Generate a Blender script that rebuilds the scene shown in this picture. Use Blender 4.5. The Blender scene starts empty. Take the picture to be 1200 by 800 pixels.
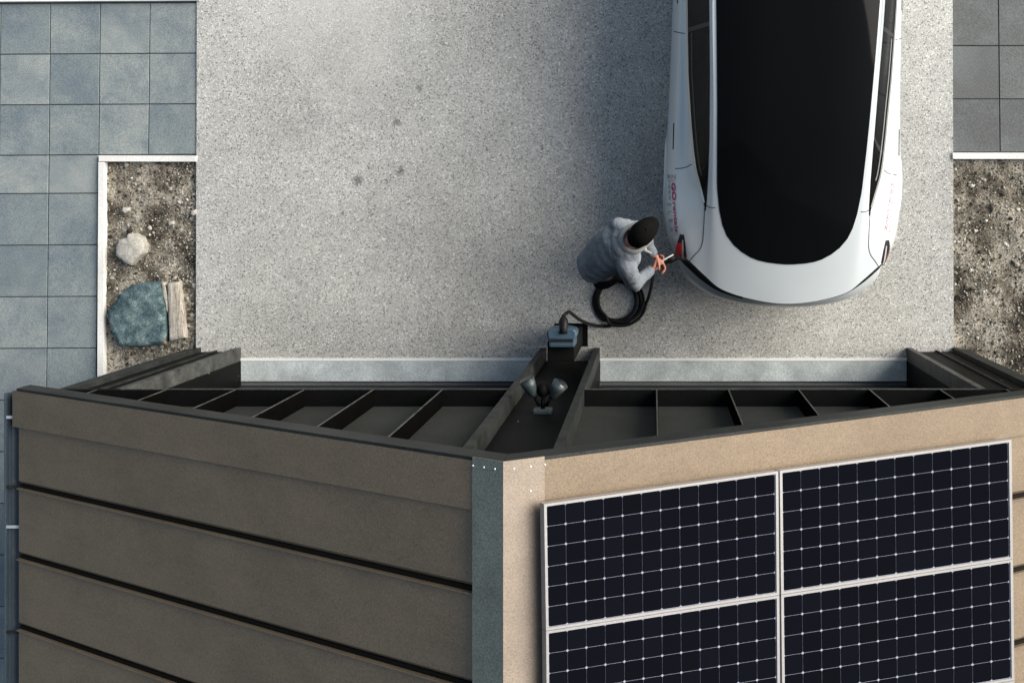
import bpy, bmesh, math, random
import numpy as np
from mathutils import Vector, Matrix
from mathutils.bvhtree import BVHTree
from mathutils import noise as mnoise

random.seed(7)
rng = np.random.default_rng(11)
R = math.radians
scene = bpy.context.scene
col = scene.collection

# ------------------------------------------------------------------ camera
# a drone hovering 10 m up, looking straight down, picture framed off the lens axis (shift)
H = 10.0
F = 1400.0
S = F / H                      # pixels (1200 wide photo) per metre on the ground
U0, V0 = 765.0, 240.0
cam = bpy.data.cameras.new("camera")
cam.sensor_fit = 'HORIZONTAL'
cam.sensor_width = 36.0
cam.lens = 36.0 * F / 1200.0
cam.shift_x = -(U0 - 600) / 1200.0
cam.shift_y = -(400 - V0) / 1200.0
cam.clip_start = 0.1
cam.clip_end = 2000
camo = bpy.data.objects.new("camera", cam)
col.objects.link(camo)
camo.location = (0, 0, H)
scene.camera = camo

# ------------------------------------------------------------------ light
SUN_EL, SUN_AZ = 27.0, 22.0   # elevation; azimuth measured from +X (negative: towards the viewer's bottom right)
sd = Vector((math.cos(R(SUN_EL)) * math.cos(R(SUN_AZ)), math.cos(R(SUN_EL)) * math.sin(R(SUN_AZ)), math.sin(R(SUN_EL))))
world = bpy.data.worlds.new("World")
scene.world = world
world.use_nodes = True
wn = world.node_tree.nodes
sky = wn.new('ShaderNodeTexSky')
sky.sky_type = 'NISHITA'
sky.sun_disc = False
sky.sun_elevation = R(SUN_EL)
sky.sun_rotation = R(90 - SUN_AZ)
sky.air_density = 1.0
sky.dust_density = 3.0
bgn = wn['Background']
hs = wn.new('ShaderNodeHueSaturation')
hs.inputs['Saturation'].default_value = .74
world.node_tree.links.new(sky.outputs[0], hs.inputs['Color'])
tint = wn.new('ShaderNodeMix'); tint.data_type = 'RGBA'; tint.blend_type = 'MULTIPLY'
tint.inputs[0].default_value = 1.0
tint.inputs[7].default_value = (.945, 1.012, 1.0, 1)
world.node_tree.links.new(hs.outputs[0], tint.inputs[6])
world.node_tree.links.new(tint.outputs[2], bgn.inputs[0])
bgn.inputs[1].default_value = 0.105
sun = bpy.data.lights.new("sun", 'SUN')
sun.energy = 4.2
sun.angle = R(56)
sun.color = (1.0, 0.94, 0.85)
suno = bpy.data.objects.new("sun", sun)
col.objects.link(suno)
suno.rotation_euler = sd.to_track_quat('Z', 'Y').to_euler()
scene.view_settings.view_transform = 'Standard'
scene.view_settings.look = 'None'
scene.view_settings.gamma = 1.0
scene.view_settings.exposure = 0.57


# ------------------------------------------------------------------ helpers
def G(u, v, h=0.0):
    """point of the place seen at photo pixel (u, v) when it stands h metres above the ground"""
    k = (H - h) / H / S
    return Vector(((u - U0) * k, (V0 - v) * k, h))


def gx(ug):
    return (ug - U0) / S


def gy(vg):                     # vg: 'ground pixel' rows
    return (V0 - vg) / S


def tag(o, label=None, cat=None, group=None, kind=None):
    if label: o['label'] = label
    if cat: o['category'] = cat
    if group: o['group'] = group
    if kind: o['kind'] = kind
    return o


def thing(name, label, cat, loc=(0, 0, 0), rz=0.0, group=None):
    o = bpy.data.objects.new(name, None)
    o.empty_display_size = 0.2
    col.objects.link(o)
    o.location = loc
    o.rotation_euler = (0, 0, rz)
    return tag(o, label, cat, group)


def link_mesh(name, me, m, parent=None, label=None):
    o = bpy.data.objects.new(name, me)
    col.objects.link(o)
    if m is not None and not me.materials:
        me.materials.append(m)
    if parent is not None:
        o.parent = parent
    if label: o['label'] = label
    return o


class MB:
    """collects geometry for ONE mesh object"""
    def __init__(s):
        s.v = []; s.f = []

    def add(s, vs, fs):
        n = len(s.v)
        s.v += [tuple(p) for p in vs]
        s.f += [tuple(i + n for i in f) for f in fs]
        return s

    def box(s, x0, x1, y0, y1, z0, z1):
        vs = [(x, y, z) for z in (z0, z1) for y in (y0, y1) for x in (x0, x1)]
        return s.add(vs, [(0, 2, 3, 1), (4, 5, 7, 6), (0, 1, 5, 4), (2, 6, 7, 3), (0, 4, 6, 2), (1, 3, 7, 5)])

    def hexa(s, p):             # 8 points: bottom ring 4 (ccw from above), top ring 4
        return s.add(p, [(3, 2, 1, 0), (4, 5, 6, 7), (0, 1, 5, 4), (1, 2, 6, 5), (2, 3, 7, 6), (3, 0, 4, 7)])

    def prism(s, poly, z0, z1, bev=0.0):
        """closed outline (ccw from above), optional chamfer at the top"""
        n = len(poly)
        c = Vector((sum(p[0] for p in poly) / n, sum(p[1] for p in poly) / n))
        rings = [[(p[0], p[1], z0) for p in poly]]
        if bev:
            rings.append([(p[0], p[1], z1 - bev) for p in poly])
            q = []
            for p in poly:
                d = Vector(p[:2]) - c
                d *= max(0.0, 1 - bev / max(d.length, 1e-6))
                q.append((c.x + d.x, c.y + d.y, z1))
            rings.append(q)
        else:
            rings.append([(p[0], p[1], z1) for p in poly])
        vs = sum(rings, [])
        fs = [tuple(range(n))[::-1], tuple(range((len(rings) - 1) * n, len(rings) * n))]
        for k in range(len(rings) - 1):
            for i in range(n):
                j = (i + 1) % n
                fs.append((k * n + i, k * n + j, (k + 1) * n + j, (k + 1) * n + i))
        return s.add(vs, fs)

    def tube(s, path, r, n=10, caps=True):
        path = [Vector(p) for p in path]
        rs = r if hasattr(r, '__len__') else [r] * len(path)
        up = None
        vs = []
        for i, p in enumerate(path):
            t = (path[min(i + 1, len(path) - 1)] - path[max(i - 1, 0)])
            if t.length < 1e-9: t = Vector((0, 0, 1))
            t.normalize()
            if up is None:
                up = t.orthogonal().normalized()
            up = (up - t * up.dot(t))
            if up.length < 1e-6: up = t.orthogonal()
            up.normalize()
            b = t.cross(up)
            for k in range(n):
                a = 2 * math.pi * k / n
                vs.append(p + (up * math.cos(a) + b * math.sin(a)) * rs[i])
        fs = []
        for i in range(len(path) - 1):
            for k in range(n):
                j = (k + 1) % n
                fs.append((i * n + k, i * n + j, (i + 1) * n + j, (i + 1) * n + k))
        if caps:
            fs.append(tuple(range(n))[::-1])
            m = (len(path) - 1) * n
            fs.append(tuple(range(m, m + n)))
        return s.add(vs, fs)

    def capsule(s, a, b, ra, rb, n=14):
        a, b = Vector(a), Vector(b)
        d = b - a
        L = d.length
        t = d.normalized() if L > 1e-6 else Vector((0, 0, 1))
        path, rs = [], []
        for k in range(5):
            th = math.pi / 2 * k / 4
            path.append(a - t * ra * math.cos(th)); rs.append(max(ra * math.sin(th), ra * .05))
        for k in range(5):
            th = math.pi / 2 * k / 4
            path.append(b + t * rb * math.sin(th)); rs.append(max(rb * math.cos(th), rb * .05))
        return s.tube(path, rs, n)

    def ellipsoid(s, c, rx, ry, rz, rot=None, n=20, m=12):
        c = Vector(c)
        vs, fs = [], []
        for i in range(m + 1):
            ph = math.pi * i / m
            for k in range(n):
                a = 2 * math.pi * k / n
                p = Vector((rx * math.sin(ph) * math.cos(a), ry * math.sin(ph) * math.sin(a), rz * math.cos(ph)))
                if i in (0, m): p = Vector((rx * .01 * math.cos(a), ry * .01 * math.sin(a), rz * math.cos(ph)))
                if rot is not None: p = rot @ p
                vs.append(c + p)
        for i in range(m):
            for k in range(n):
                j = (k + 1) % n
                fs.append((i * n + k, (i + 1) * n + k, (i + 1) * n + j, i * n + j))
        fs.append(tuple(range(n))); fs.append(tuple(range(m * n, m * n + n))[::-1])
        return s.add(vs, fs)

    def mesh(s, name, smooth=False, org=None):
        me = bpy.data.meshes.new(name)
        vs = s.v if org is None else [(x - org[0], y - org[1], z - org[2]) for x, y, z in s.v]
        me.from_pydata(vs, [], s.f)
        me.update()
        if smooth:
            me.polygons.foreach_set('use_smooth', [True] * len(me.polygons))
        return me

    def build(s, name, m, parent=None, smooth=False, org=None, label=None, bevel=0.0, auto=None):
        me = s.mesh(name, smooth, org)
        if bevel:
            bm = bmesh.new(); bm.from_mesh(me)
            es = [e for e in bm.edges if len(e.link_faces) == 2 and e.calc_face_angle(0) > R(35)]
            bmesh.ops.bevel(bm, geom=es, offset=bevel, segments=2, profile=.6, affect='EDGES')
            bm.to_mesh(me); bm.free()
        return link_mesh(name, me, m, parent, label)


def remeshed(mb, name, voxel, smooth_it=6, factor=.5, org=None, disp=None):
    me = mb.mesh(name, org=org)
    o = bpy.data.objects.new(name + '_tmp', me)
    col.objects.link(o)
    r = o.modifiers.new('r', 'REMESH'); r.mode = 'VOXEL'; r.voxel_size = voxel
    sm = o.modifiers.new('s', 'SMOOTH'); sm.factor = factor; sm.iterations = smooth_it
    dg = bpy.context.evaluated_depsgraph_get()
    out = bpy.data.meshes.new_from_object(o.evaluated_get(dg))
    bpy.data.objects.remove(o)
    bpy.data.meshes.remove(me)
    if disp:
        n = len(out.vertices)
        for v in out.vertices:
            v.co += v.normal * disp(v.co)
    out.name = name
    out.polygons.foreach_set('use_smooth', [True] * len(out.polygons))
    return out


# ------------------------------------------------------------------ materials
def mat(name, base=(.5, .5, .5), rough=.6, metal=0.0, coat=0.0, spec=.5):
    m = bpy.data.materials.new(name)
    m.use_nodes = True
    b = m.node_tree.nodes['Principled BSDF']
    b.inputs['Base Color'].default_value = (*base, 1)
    b.inputs['Roughness'].default_value = rough
    b.inputs['Metallic'].default_value = metal
    b.inputs['Coat Weight'].default_value = coat
    b.inputs['Coat Roughness'].default_value = .05
    b.inputs['Specular IOR Level'].default_value = spec
    return m


class N:
    """tiny node-graph helper"""
    def __init__(s, m):
        s.t = m.node_tree
        s.b = s.t.nodes['Principled BSDF']
        tc = s.t.nodes.new('ShaderNodeTexCoord')
        s.co = tc.outputs['Object']

    def link(s, a, b): s.t.links.new(a, b)

    def val(s, sock, x):
        if hasattr(x, 'links') or hasattr(x, 'is_output'):
            s.link(x, sock)
        else:
            sock.default_value = x

    def scaled(s, sc):
        mp = s.t.nodes.new('ShaderNodeMapping')
        s.link(s.co, mp.inputs[0]); mp.inputs['Scale'].default_value = sc
        return mp.outputs[0]

    def noise(s, scale, detail=3, rough=.5, co=None, dist=0.0):
        n = s.t.nodes.new('ShaderNodeTexNoise')
        s.link(co or s.co, n.inputs['Vector'])
        n.inputs['Scale'].default_value = scale; n.inputs['Detail'].default_value = detail
        n.inputs['Roughness'].default_value = rough; n.inputs['Distortion'].default_value = dist
        return n.outputs['Fac']

    def voro(s, scale, out='Color', feat='F1', co=None):
        n = s.t.nodes.new('ShaderNodeTexVoronoi')
        n.feature = feat
        s.link(co or s.co, n.inputs['Vector'])
        n.inputs['Scale'].default_value = scale
        return n.outputs[out]

    def bw(s, c):
        n = s.t.nodes.new('ShaderNodeSeparateColor'); s.link(c, n.inputs[0]); return n.outputs[0]

    def ramp(s, fac, stops, interp='LINEAR'):
        n = s.t.nodes.new('ShaderNodeValToRGB')
        n.color_ramp.interpolation = interp
        e = n.color_ramp.elements
        while len(e) > 1: e.remove(e[-1])
        e[0].position = stops[0][0]; e[0].color = (*c3(stops[0][1]), 1)
        for p, c in stops[1:]:
            x = e.new(p); x.color = (*c3(c), 1)
        s.link(fac, n.inputs[0])
        return n.outputs[0]

    def mix(s, fac, a, b, mode='MIX'):
        n = s.t.nodes.new('ShaderNodeMix'); n.data_type = 'RGBA'; n.blend_type = mode
        s.val(n.inputs[0], fac)
        for i, x in ((6, a), (7, b)):
            if hasattr(x, 'is_output'): s.link(x, n.inputs[i])
            else: n.inputs[i].default_value = (*c3(x), 1)
        return n.outputs[2]

    def math(s, op, a, b=None):
        n = s.t.nodes.new('ShaderNodeMath'); n.operation = op
        s.val(n.inputs[0], a)
        if b is not None: s.val(n.inputs[1], b)
        return n.outputs[0]

    def island(s):
        return s.t.nodes.new('ShaderNodeNewGeometry').outputs['Random Per Island']

    def bump(s, h, strength=.3, dist=.01):
        n = s.t.nodes.new('ShaderNodeBump')
        n.inputs['Strength'].default_value = strength; n.inputs['Distance'].default_value = dist
        s.link(h, n.inputs['Height']); s.link(n.outputs[0], s.b.inputs['Normal'])

    def color(s, c): s.link(c, s.b.inputs['Base Color'])

    def rough(s, c): s.link(c, s.b.inputs['Roughness'])


def c3(c):
    return (c, c, c) if not hasattr(c, '__len__') else tuple(c)


def grain(name, base, rough=.5, metal=0.0, fine=140, amt=.35, blotch=2.5, bamt=.2, coat=0.0, spec=.5, bump=0.0):
    m = mat(name, base, rough, metal, coat, spec)
    n = N(m)
    a = n.noise(fine, 2, .6)
    b = n.noise(blotch, 4, .55)
    ca = n.ramp(a, [(.3, 1 - amt), (.7, 1 + amt * .9)])
    cb = n.ramp(b, [(.3, 1 - bamt), (.7, 1 + bamt)])
    c = n.mix(1.0, base, ca, 'MULTIPLY')
    c = n.mix(1.0, c, cb, 'MULTIPLY')
    n.color(c)
    if bump: n.bump(a, bump, .004)
    return m


# driveway: exposed aggregate concrete
m_drive = mat('exposed_aggregate', rough=.8, spec=.3)
n = N(m_drive)
v1 = n.bw(n.voro(118))
v2 = n.bw(n.voro(240))
agg = n.ramp(v1, [(0, (.13, .13, .125)), (.10, (.27, .268, .258)), (.17, (.405, .40, .385)), (.5, (.44, .435, .418)), (.84, (.475, .47, .45)), (.92, (.60, .59, .565)), (1, (.72, .71, .68))])
agg2 = n.ramp(v2, [(0, .70), (.3, .95), (.7, 1.03), (1, 1.2)])
c = n.mix(1.0, agg, agg2, 'MULTIPLY')
big = n.noise(.9, 5, .6)
c = n.mix(1.0, c, n.ramp(big, [(.3, .82), (.7, 1.12)]), 'MULTIPLY')
mid = n.noise(6, 4, .6)
c = n.mix(1.0, c, n.ramp(mid, [(.3, .92), (.7, 1.06)]), 'MULTIPLY')
# pale patch with a ragged edge towards the road
vm = n.t.nodes.new('ShaderNodeVectorMath'); vm.operation = 'DISTANCE'
pp = G(395, 10)
n.link(n.co, vm.inputs[0]); vm.inputs[1].default_value = (pp.x, pp.y, .02)
dd = n.math('ADD', vm.outputs['Value'], n.math('MULTIPLY', n.math('SUBTRACT', n.noise(1.6, 5, .65), .5), 1.3))
c = n.mix(n.ramp(dd, [(.1, .45), (.95, 0.0)]), c, (.58, .575, .55))
# four old oil drips, blots with ragged edges
dist_n = n.noise(30, 3, .6)
for (u, v, r) in ((466, 143, .050), (470, 200, .055), (420, 211, .060), (491, 104, .035), (402, 250, .02)):
    p = G(u, v)
    vm = n.t.nodes.new('ShaderNodeVectorMath'); vm.operation = 'DISTANCE'
    n.link(n.co, vm.inputs[0]); vm.inputs[1].default_value = (p.x, p.y, .02)
    d = n.math('ADD', vm.outputs['Value'], n.math('MULTIPLY', n.math('SUBTRACT', dist_n, .5), .10))
    k = n.ramp(n.math('DIVIDE', d, r), [(.3, .50), (1.0, 1.0)])
    c = n.mix(1.0, c, k, 'MULTIPLY')
n.color(c)
n.bump(v1, .35, .004)

# paving slabs
m_slab = mat('concrete_slab', rough=.75, spec=.3)
n = N(m_slab)
isl = n.island()
vo = n.t.nodes.new('ShaderNodeVectorMath'); vo.operation = 'ADD'
n.link(n.co, vo.inputs[0]); n.link(n.math('MULTIPLY', isl, 37.0), vo.inputs[1]); n.co = vo.outputs[0]
base = n.ramp(isl, [(0, (.19, .225, .235)), (.5, (.235, .265, .27)), (1, (.29, .315, .31))])
cl = n.noise(2.2, 6, .66, dist=.3)
base = n.mix(n.ramp(cl, [(.40, 0.0), (.66, .80)]), base, (.12, .155, .185))
cl2 = n.noise(3.7, 6, .68)
base = n.mix(n.ramp(cl2, [(.50, 0.0), (.80, .30)]), base, (.40, .40, .38))
gr = n.noise(120, 3, .75)
base = n.mix(1.0, base, n.ramp(gr, [(.32, .55), (.68, 1.38)]), 'MULTIPLY')
n.color(base); n.bump(gr, .2, .003)

m_slab_dark = mat('dark_concrete_slab', rough=.75, spec=.3)
n = N(m_slab_dark)
isl = n.island()
vo = n.t.nodes.new('ShaderNodeVectorMath'); vo.operation = 'ADD'
n.link(n.co, vo.inputs[0]); n.link(n.math('MULTIPLY', isl, 37.0), vo.inputs[1]); n.co = vo.outputs[0]
base = n.ramp(isl, [(0, (.085, .088, .092)), (1, (.135, .14, .142))])
cl = n.noise(2.6, 3, .5, dist=.5)
base = n.mix(n.ramp(cl, [(.45, 0.0), (.7, .6)]), base, (.155, .172, .18))
gr = n.noise(120, 3, .75)
base = n.mix(1.0, base, n.ramp(gr, [(.32, .52), (.68, 1.45)]), 'MULTIPLY')
n.color(base); n.bump(gr, .2, .003)

m_joint = grain('joint_sand', (.07, .075, .075), .9)
m_kerb = grain('white_concrete', (.72, .71, .69), .7, fine=90, amt=.12, bamt=.1)
m_thresh = grain('threshold_concrete', (.47, .515, .53), .75, fine=110, amt=.28, blotch=5, bamt=.22, bump=.2)
m_lit_edge = grain('lit_edge_white', (.84, .84, .83), .6, amt=.1, bamt=.08)  # white stands for light caught on the threshold's front edge
m_edge = grain('pale_edge', (.62, .61, .58), .7, amt=.15)
m_far = grain('far_ground', (.13, .13, .10), .9, fine=20, blotch=.3)

m_soil = mat('sandy_soil', rough=.95, spec=.2)
n = N(m_soil)
a = n.noise(3.4, 6, .65)
b = n.noise(60, 3, .65)
base = n.ramp(a, [(.36, (.026, .022, .018)), (.46, (.15, .13, .102)), (.58, (.37, .335, .28))])
base = n.mix(1.0, base, n.ramp(b, [(.34, .35), (.55, 1.0), (.72, 1.5)]), 'MULTIPLY')
n.color(base); n.bump(b, .8, .01)

m_pebble = mat('gravel', rough=.85, spec=.3)
n = N(m_pebble)
isl = n.island()
base = n.ramp(isl, [(0, (.020, .018, .015)), (.30, (.07, .06, .048)), (.55, (.22, .20, .165)), (.82, (.40, .375, .325)), (1, (.58, .56, .51))])
n.color(n.mix(1.0, base, n.ramp(n.noise(120, 2), [(.3, .75), (.7, 1.2)]), 'MULTIPLY'))

# painted standing-seam roofing
m_roof = mat('painted_roof_sheet', rough=.55, spec=.4)
n = N(m_roof)
a = n.noise(105, 3, .75)
b = n.noise(1.7, 4, .6)
c = n.noise(7.0, 3, .6, co=n.scaled((.6, 1.6, 1)))
base = n.mix(1.0, (.172, .127, .086), n.ramp(a, [(.32, .68), (.68, 1.34)]), 'MULTIPLY')
base = n.mix(1.0, base, n.ramp(b, [(.3, .88), (.7, 1.1)]), 'MULTIPLY')
base = n.mix(1.0, base, n.ramp(c, [(.3, .93), (.7, 1.05)]), 'MULTIPLY')
n.color(base); n.bump(a, .15, .003)
m_cap_grey = grain('grey_green_ridge_metal', (.165, .180, .158), .55, fine=110, amt=.35, blotch=4, bamt=.2, spec=.3)
m_cap = grain('weathered_ridge_metal', (.220, .175, .138), .5, fine=140, amt=.28, blotch=4, bamt=.15)

m_black = grain('black_powder_coat', (.0045, .005, .005), .55, fine=90, amt=.3, bamt=.25, spec=.05)
for m_ in (m_black,):
    n = N(m_)
    src = n.b.inputs['Base Color'].links[0].from_socket
    vd = n.voro(7, 'Distance')
    vd2 = n.math('ADD', vd, n.math('MULTIPLY', n.math('SUBTRACT', n.noise(60, 2), .5), .10))
    n.color(n.mix(n.ramp(vd2, [(.030, .75), (.045, 0.0)]), src, (.38, .38, .36)))
m_panel = grain('dark_grey_render_board', (.028, .030, .028), .8, fine=130, amt=.45, blotch=1.5, bamt=.2, spec=.2)
m_flange = grain('worn_dark_steel', (.022, .024, .0235), .55, fine=100, amt=.45, blotch=6, bamt=.5, spec=.15)
m_trimgrey = grain('grey_trim', (.022, .024, .024), .55, fine=80, amt=.4, bamt=.3, spec=.15)
m_fin = grain('matt_black_fin', (.003, .003, .003), .9, amt=.3, spec=0.0)
m_seamshade = mat('dark_seam_shade', (.012, .011, .010), .9, spec=.05)  # near-black colour standing for the shade inside the roof seams
m_line = grain('edge_highlight', (.055, .057, .055), .5, fine=80, amt=.5, blotch=8, bamt=.5, spec=.2)  # edge highlight painted as a paler colour on fins, lintels and flanges
m_door = grain('anthracite_door', (.012, .015, .017), .5, amt=.2, spec=.15)
m_wall = grain('dark_wall_cladding', (.05, .05, .048), .7, fine=60)
m_gutter = grain('slate_blue_gutter', (.045, .062, .080), .4, amt=.3, spec=.5)
m_galv = mat('galvanised_clip', (.75, .78, .80), .35, .6)
m_screw = mat('bright_screw', (.85, .86, .86), .3, .4)
m_floor = grain('garage_floor', (.12, .125, .13), .7)

m_frame = grain('anodised_frame', (.29, .28, .285), .38, .2, fine=60, amt=.08, bamt=.04)
m_back = mat('panel_backsheet', (.24, .26, .33), .5, spec=.1)
m_busbar = mat('cell_ribbon', (.11, .12, .2), .4)
m_cell = mat('solar_cell', (.003, .0035, .007), .5, 0, 0, spec=0.0)
n = N(m_cell)
n.color(n.mix(n.math('ADD', n.math('MULTIPLY', n.island(), .6), n.math('MULTIPLY', n.noise(1.1, 3), .4)), (.0030, .0034, .0052), (.0042, .0047, .0078)))

# ------------------------------------------------------------------ ground
def structure(name, mb, m, **k):
    return tag(mb.build(name, m, **k), kind='structure')


mb = MB().box(-400, 400, -400, 400, -1.0, -.10)
structure('ground', mb, m_far)

# driveway sheet (slightly wider towards the building)
YN = 14.0
def drive_l(v): return gx(235.0 - 4.5 * v / 405.0)
def drive_r(v): return gx(1111.0 + 6.0 * v / 405.0)
vn, vs = V0 - YN * S, 423.0
mb = MB().hexa([(drive_l(vs), gy(vs), -.1), (drive_r(vs), gy(vs), -.1), (drive_r(0), YN, -.1), (drive_l(0), YN, -.1),
                (drive_l(vs), gy(vs), .012), (drive_r(vs), gy(vs), .012), (drive_r(0), YN, .012), (drive_l(0), YN, .012)])
structure('driveway', mb, m_drive)
# thin pale edging along the right bed and the left bed
mb = MB()
mb.box(drive_r(190) + .001, drive_r(190) + .016, gy(470), gy(180), -.1, .010)
mb.box(drive_l(300) - .014, drive_l(300) - .004, gy(440), gy(190), -.1, .004)
structure('driveway_edging', mb, m_edge)

# paving of square slabs: joint bed + individually cut slabs in one sheet
def slab_field(name, m, cols, rows, skip, shear_u, shear_v, z=0.0):
    mb = MB()
    g = .0040
    for i in range(len(cols) - 1):
        for j in range(len(rows) - 1):
            u0, u1, v0, v1 = cols[i], cols[i + 1], rows[j], rows[j + 1]
            if skip(.5 * (u0 + u1), .5 * (v0 + v1)): continue
            q = []
            for (u, v) in ((u0, v1), (u1, v1), (u1, v0), (u0, v0)):
                q.append(G(u + shear_u * v, v + shear_v * (u - 117)))
            # shrink by the joint
            q[0] += Vector((g, g, 0)); q[1] += Vector((-g, g, 0)); q[2] += Vector((-g, -g, 0)); q[3] += Vector((g, -g, 0))
            dz = random.uniform(-.0012, .0012)
            poly = [(p.x, p.y) for p in q]
            mb.prism(poly, z - .05, z + dz, .003)
    return structure(name, mb, m)


cols_l = [59.2 + 58.3 * k for k in range(-14, 4)]
cols_l[-1] = 234.2
rows_a = [4.0 + 59.3 * k for k in range(0, 4)]
rows_a[-1] = 181.6
rows_b = [181.6, 226.5] + [226.5 + 60.4 * k for k in range(1, 16)]
slab_field('paving', m_slab, cols_l, rows_a, lambda u, v: False, -.0108, -.006)
slab_field('paving', m_slab, cols_l[:-2], rows_b, lambda u, v: False, -.0108, -.006)
cols_r = [1111.6 + 58.3 * k for k in range(0, 10)]
rows_r = [178.5 - 62.3 * k for k in range(0, 12)][::-1]
slab_field('paving', m_slab_dark, cols_r, rows_r, lambda u, v: False, .012, 0.0)
mb = MB()
mb.box(G(-800, 0).x, drive_l(90) - .004, gy(183), gy(-2), -.1, -.012)
mb.box(G(-800, 0).x, G(116, 0).x, gy(1500), gy(183), -.1, -.012)
mb.box(drive_r(60) + .003, G(1700, 0).x, gy(180), gy(-560), -.1, -.012)
structure('paving_bed', mb, m_joint)

# white concrete kerbs
def quad_prism(mb, pts, z0, z1, bev=.004):
    mb.prism([(p.x, p.y) for p in pts], z0, z1, bev)


mb = MB()
quad_prism(mb, [G(115.9, 452), G(122.7, 452), G(123.8, 190), G(117.2, 190)], -.1, .03)
structure('kerb', mb, m_kerb)
mb = MB()
quad_prism(mb, [G(117.2, 189.4), G(231.6, 189.6), G(232, 182.6), G(117.2, 182.4)], -.1, .031)
structure('kerb', mb, m_kerb)
mb = MB()
quad_prism(mb, [G(-700, 7.6), G(235.5, 1.6), G(235.5, -9), G(-700, -6)], -.1, .04)
structure('kerb', mb, m_kerb)
mb = MB()
quad_prism(mb, [G(1115.5, 186.4), G(1700, 187.4), G(1700, 179.4), G(1115, 179.2)], -.1, .03)
structure('kerb', mb, m_kerb)

# soil beds
def soil(name, x0, x1, y0, y1, step, amp=.02, zb=-.03):
    nx, ny = int((x1 - x0) / step), int((y1 - y0) / step)
    xs, ys = np.linspace(x0, x1, nx + 1), np.linspace(y0, y1, ny + 1)
    vs = []
    for y in ys:
        for x in xs:
            z = zb + amp * mnoise.noise((x * 3, y * 3, 1.7)) + amp * .5 * mnoise.noise((x * 11, y * 11, 5.1)) + amp * .35 * mnoise.noise((x * 34, y * 34, 9.1))
            vs.append((x, y, z))
    fs = []
    for j in range(ny):
        for i in range(nx):
            a = j * (nx + 1) + i
            fs.append((a, a + 1, a + nx + 2, a + nx + 1))
    return structure(name, MB().add(vs, fs), m_soil, smooth=True)


LB = (G(123, 0).x, drive_l(300) - .012, gy(470), gy(189.5))
RB = (drive_r(250) + .018, G(1480, 0).x, gy(700), gy(187))
soil('soil', *LB, .014)
soil('soil', *RB, .02)


def soil_z(x, y, amp=.02, zb=-.03):
    return zb + amp * mnoise.noise((x * 3, y * 3, 1.7)) + amp * .5 * mnoise.noise((x * 11, y * 11, 5.1))


ico = bmesh.new(); bmesh.ops.create_icosphere(ico, subdivisions=1, radius=1)
ICO_V = np.array([v.co[:] for v in ico.verts]); ICO_F = np.array([[v.index for v in f.verts] for f in ico.faces]); ico.free()


def gravel(name, box, count, dens):
    x0, x1, y0, y1 = box
    V, Fc = [], []
    k = 0
    tries = 0
    while k < count and tries < count * 12:
        tries += 1
        x, y = random.uniform(x0, x1), random.uniform(y0, y1)
        if random.random() > dens(x, y): continue
        s = min(.0034 * math.exp(random.gauss(0, .6)), .024)
        sc = np.array([s * random.uniform(.7, 1.4), s * random.uniform(.7, 1.4), s * random.uniform(.5, .9)])
        a = random.uniform(0, 6.28)
        ca, sa = math.cos(a), math.sin(a)
        p = ICO_V * (1 + rng.uniform(-.18, .18, (len(ICO_V), 1))) * sc
        p = np.stack([p[:, 0] * ca - p[:, 1] * sa + x, p[:, 0] * sa + p[:, 1] * ca + y, p[:, 2] + soil_z(x, y) + .3 * s], 1)
        V.append(p); Fc.append(ICO_F + k * len(ICO_V)); k += 1
    V = np.concatenate(V); Fc = np.concatenate(Fc)
    me = bpy.data.meshes.new(name)
    me.from_pydata(V.tolist(), [], Fc.tolist())
    o = link_mesh(name, me, m_pebble)
    return o


def dens_l(x, y):
    fx = (x - LB[0]) / (LB[1] - LB[0]); fy = (y - LB[2]) / (LB[3] - LB[2])
    d = .35 + .6 * max(0, (fx - .55)) / .45 + .5 * max(0, .35 - fy)
    return min(1, d * (.5 + .9 * (mnoise.noise((x * 4, y * 4, 3)) * .5 + .5)))


tag(gravel('gravel', LB, 7500, dens_l), 'coarse dark and pale gravel strewn over the left planting bed', 'gravel', kind='stuff')
tag(gravel('gravel', (RB[0], G(1330, 0).x, gy(480), RB[3]), 12000, lambda x, y: .3 + .9 * (mnoise.noise((x * 5, y * 5, 8)) * .5 + .5)),
    'mixed brown gravel covering the right planting bed', 'gravel', kind='stuff')

# ------------------------------------------------------------------ garage with dark gable and standing seam roof
YF = gy(407)                      # front face of the piers
UC = 670.0                        # centre line of the building ('ground pixels')
HR, HE = 4.68, 2.565              # ridge and eave heights
XR, XEL, XER = gx(672), gx(211), gx(1133)
SL = (HR - HE) / (XR - XEL)
YV = gy(402)                      # roof verge
YB = gy(1010)                     # rear of the building
HL = 2.23                         # lintel


def roof_z(x):
    return HR - SL * abs(x - XR)


GAR = thing('garage', 'dark double garage with open gable frame and brown standing seam metal roof', 'garage', (XR, YF, 0))
go = GAR.location.copy()


def gp(name, mb, m, parent=GAR, **k):
    return mb.build(name, m, parent, org=go, **k)


uL, uR = 230.0, 1122.0            # outer sides
iL, iR = 283.0, 1062.0            # inner sides of the corner piers
pL, pR = 634.0, 703.0             # middle pier
FL = .045                         # flange width
DEP = .11                         # depth of the flanges in front of the recessed web


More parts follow.
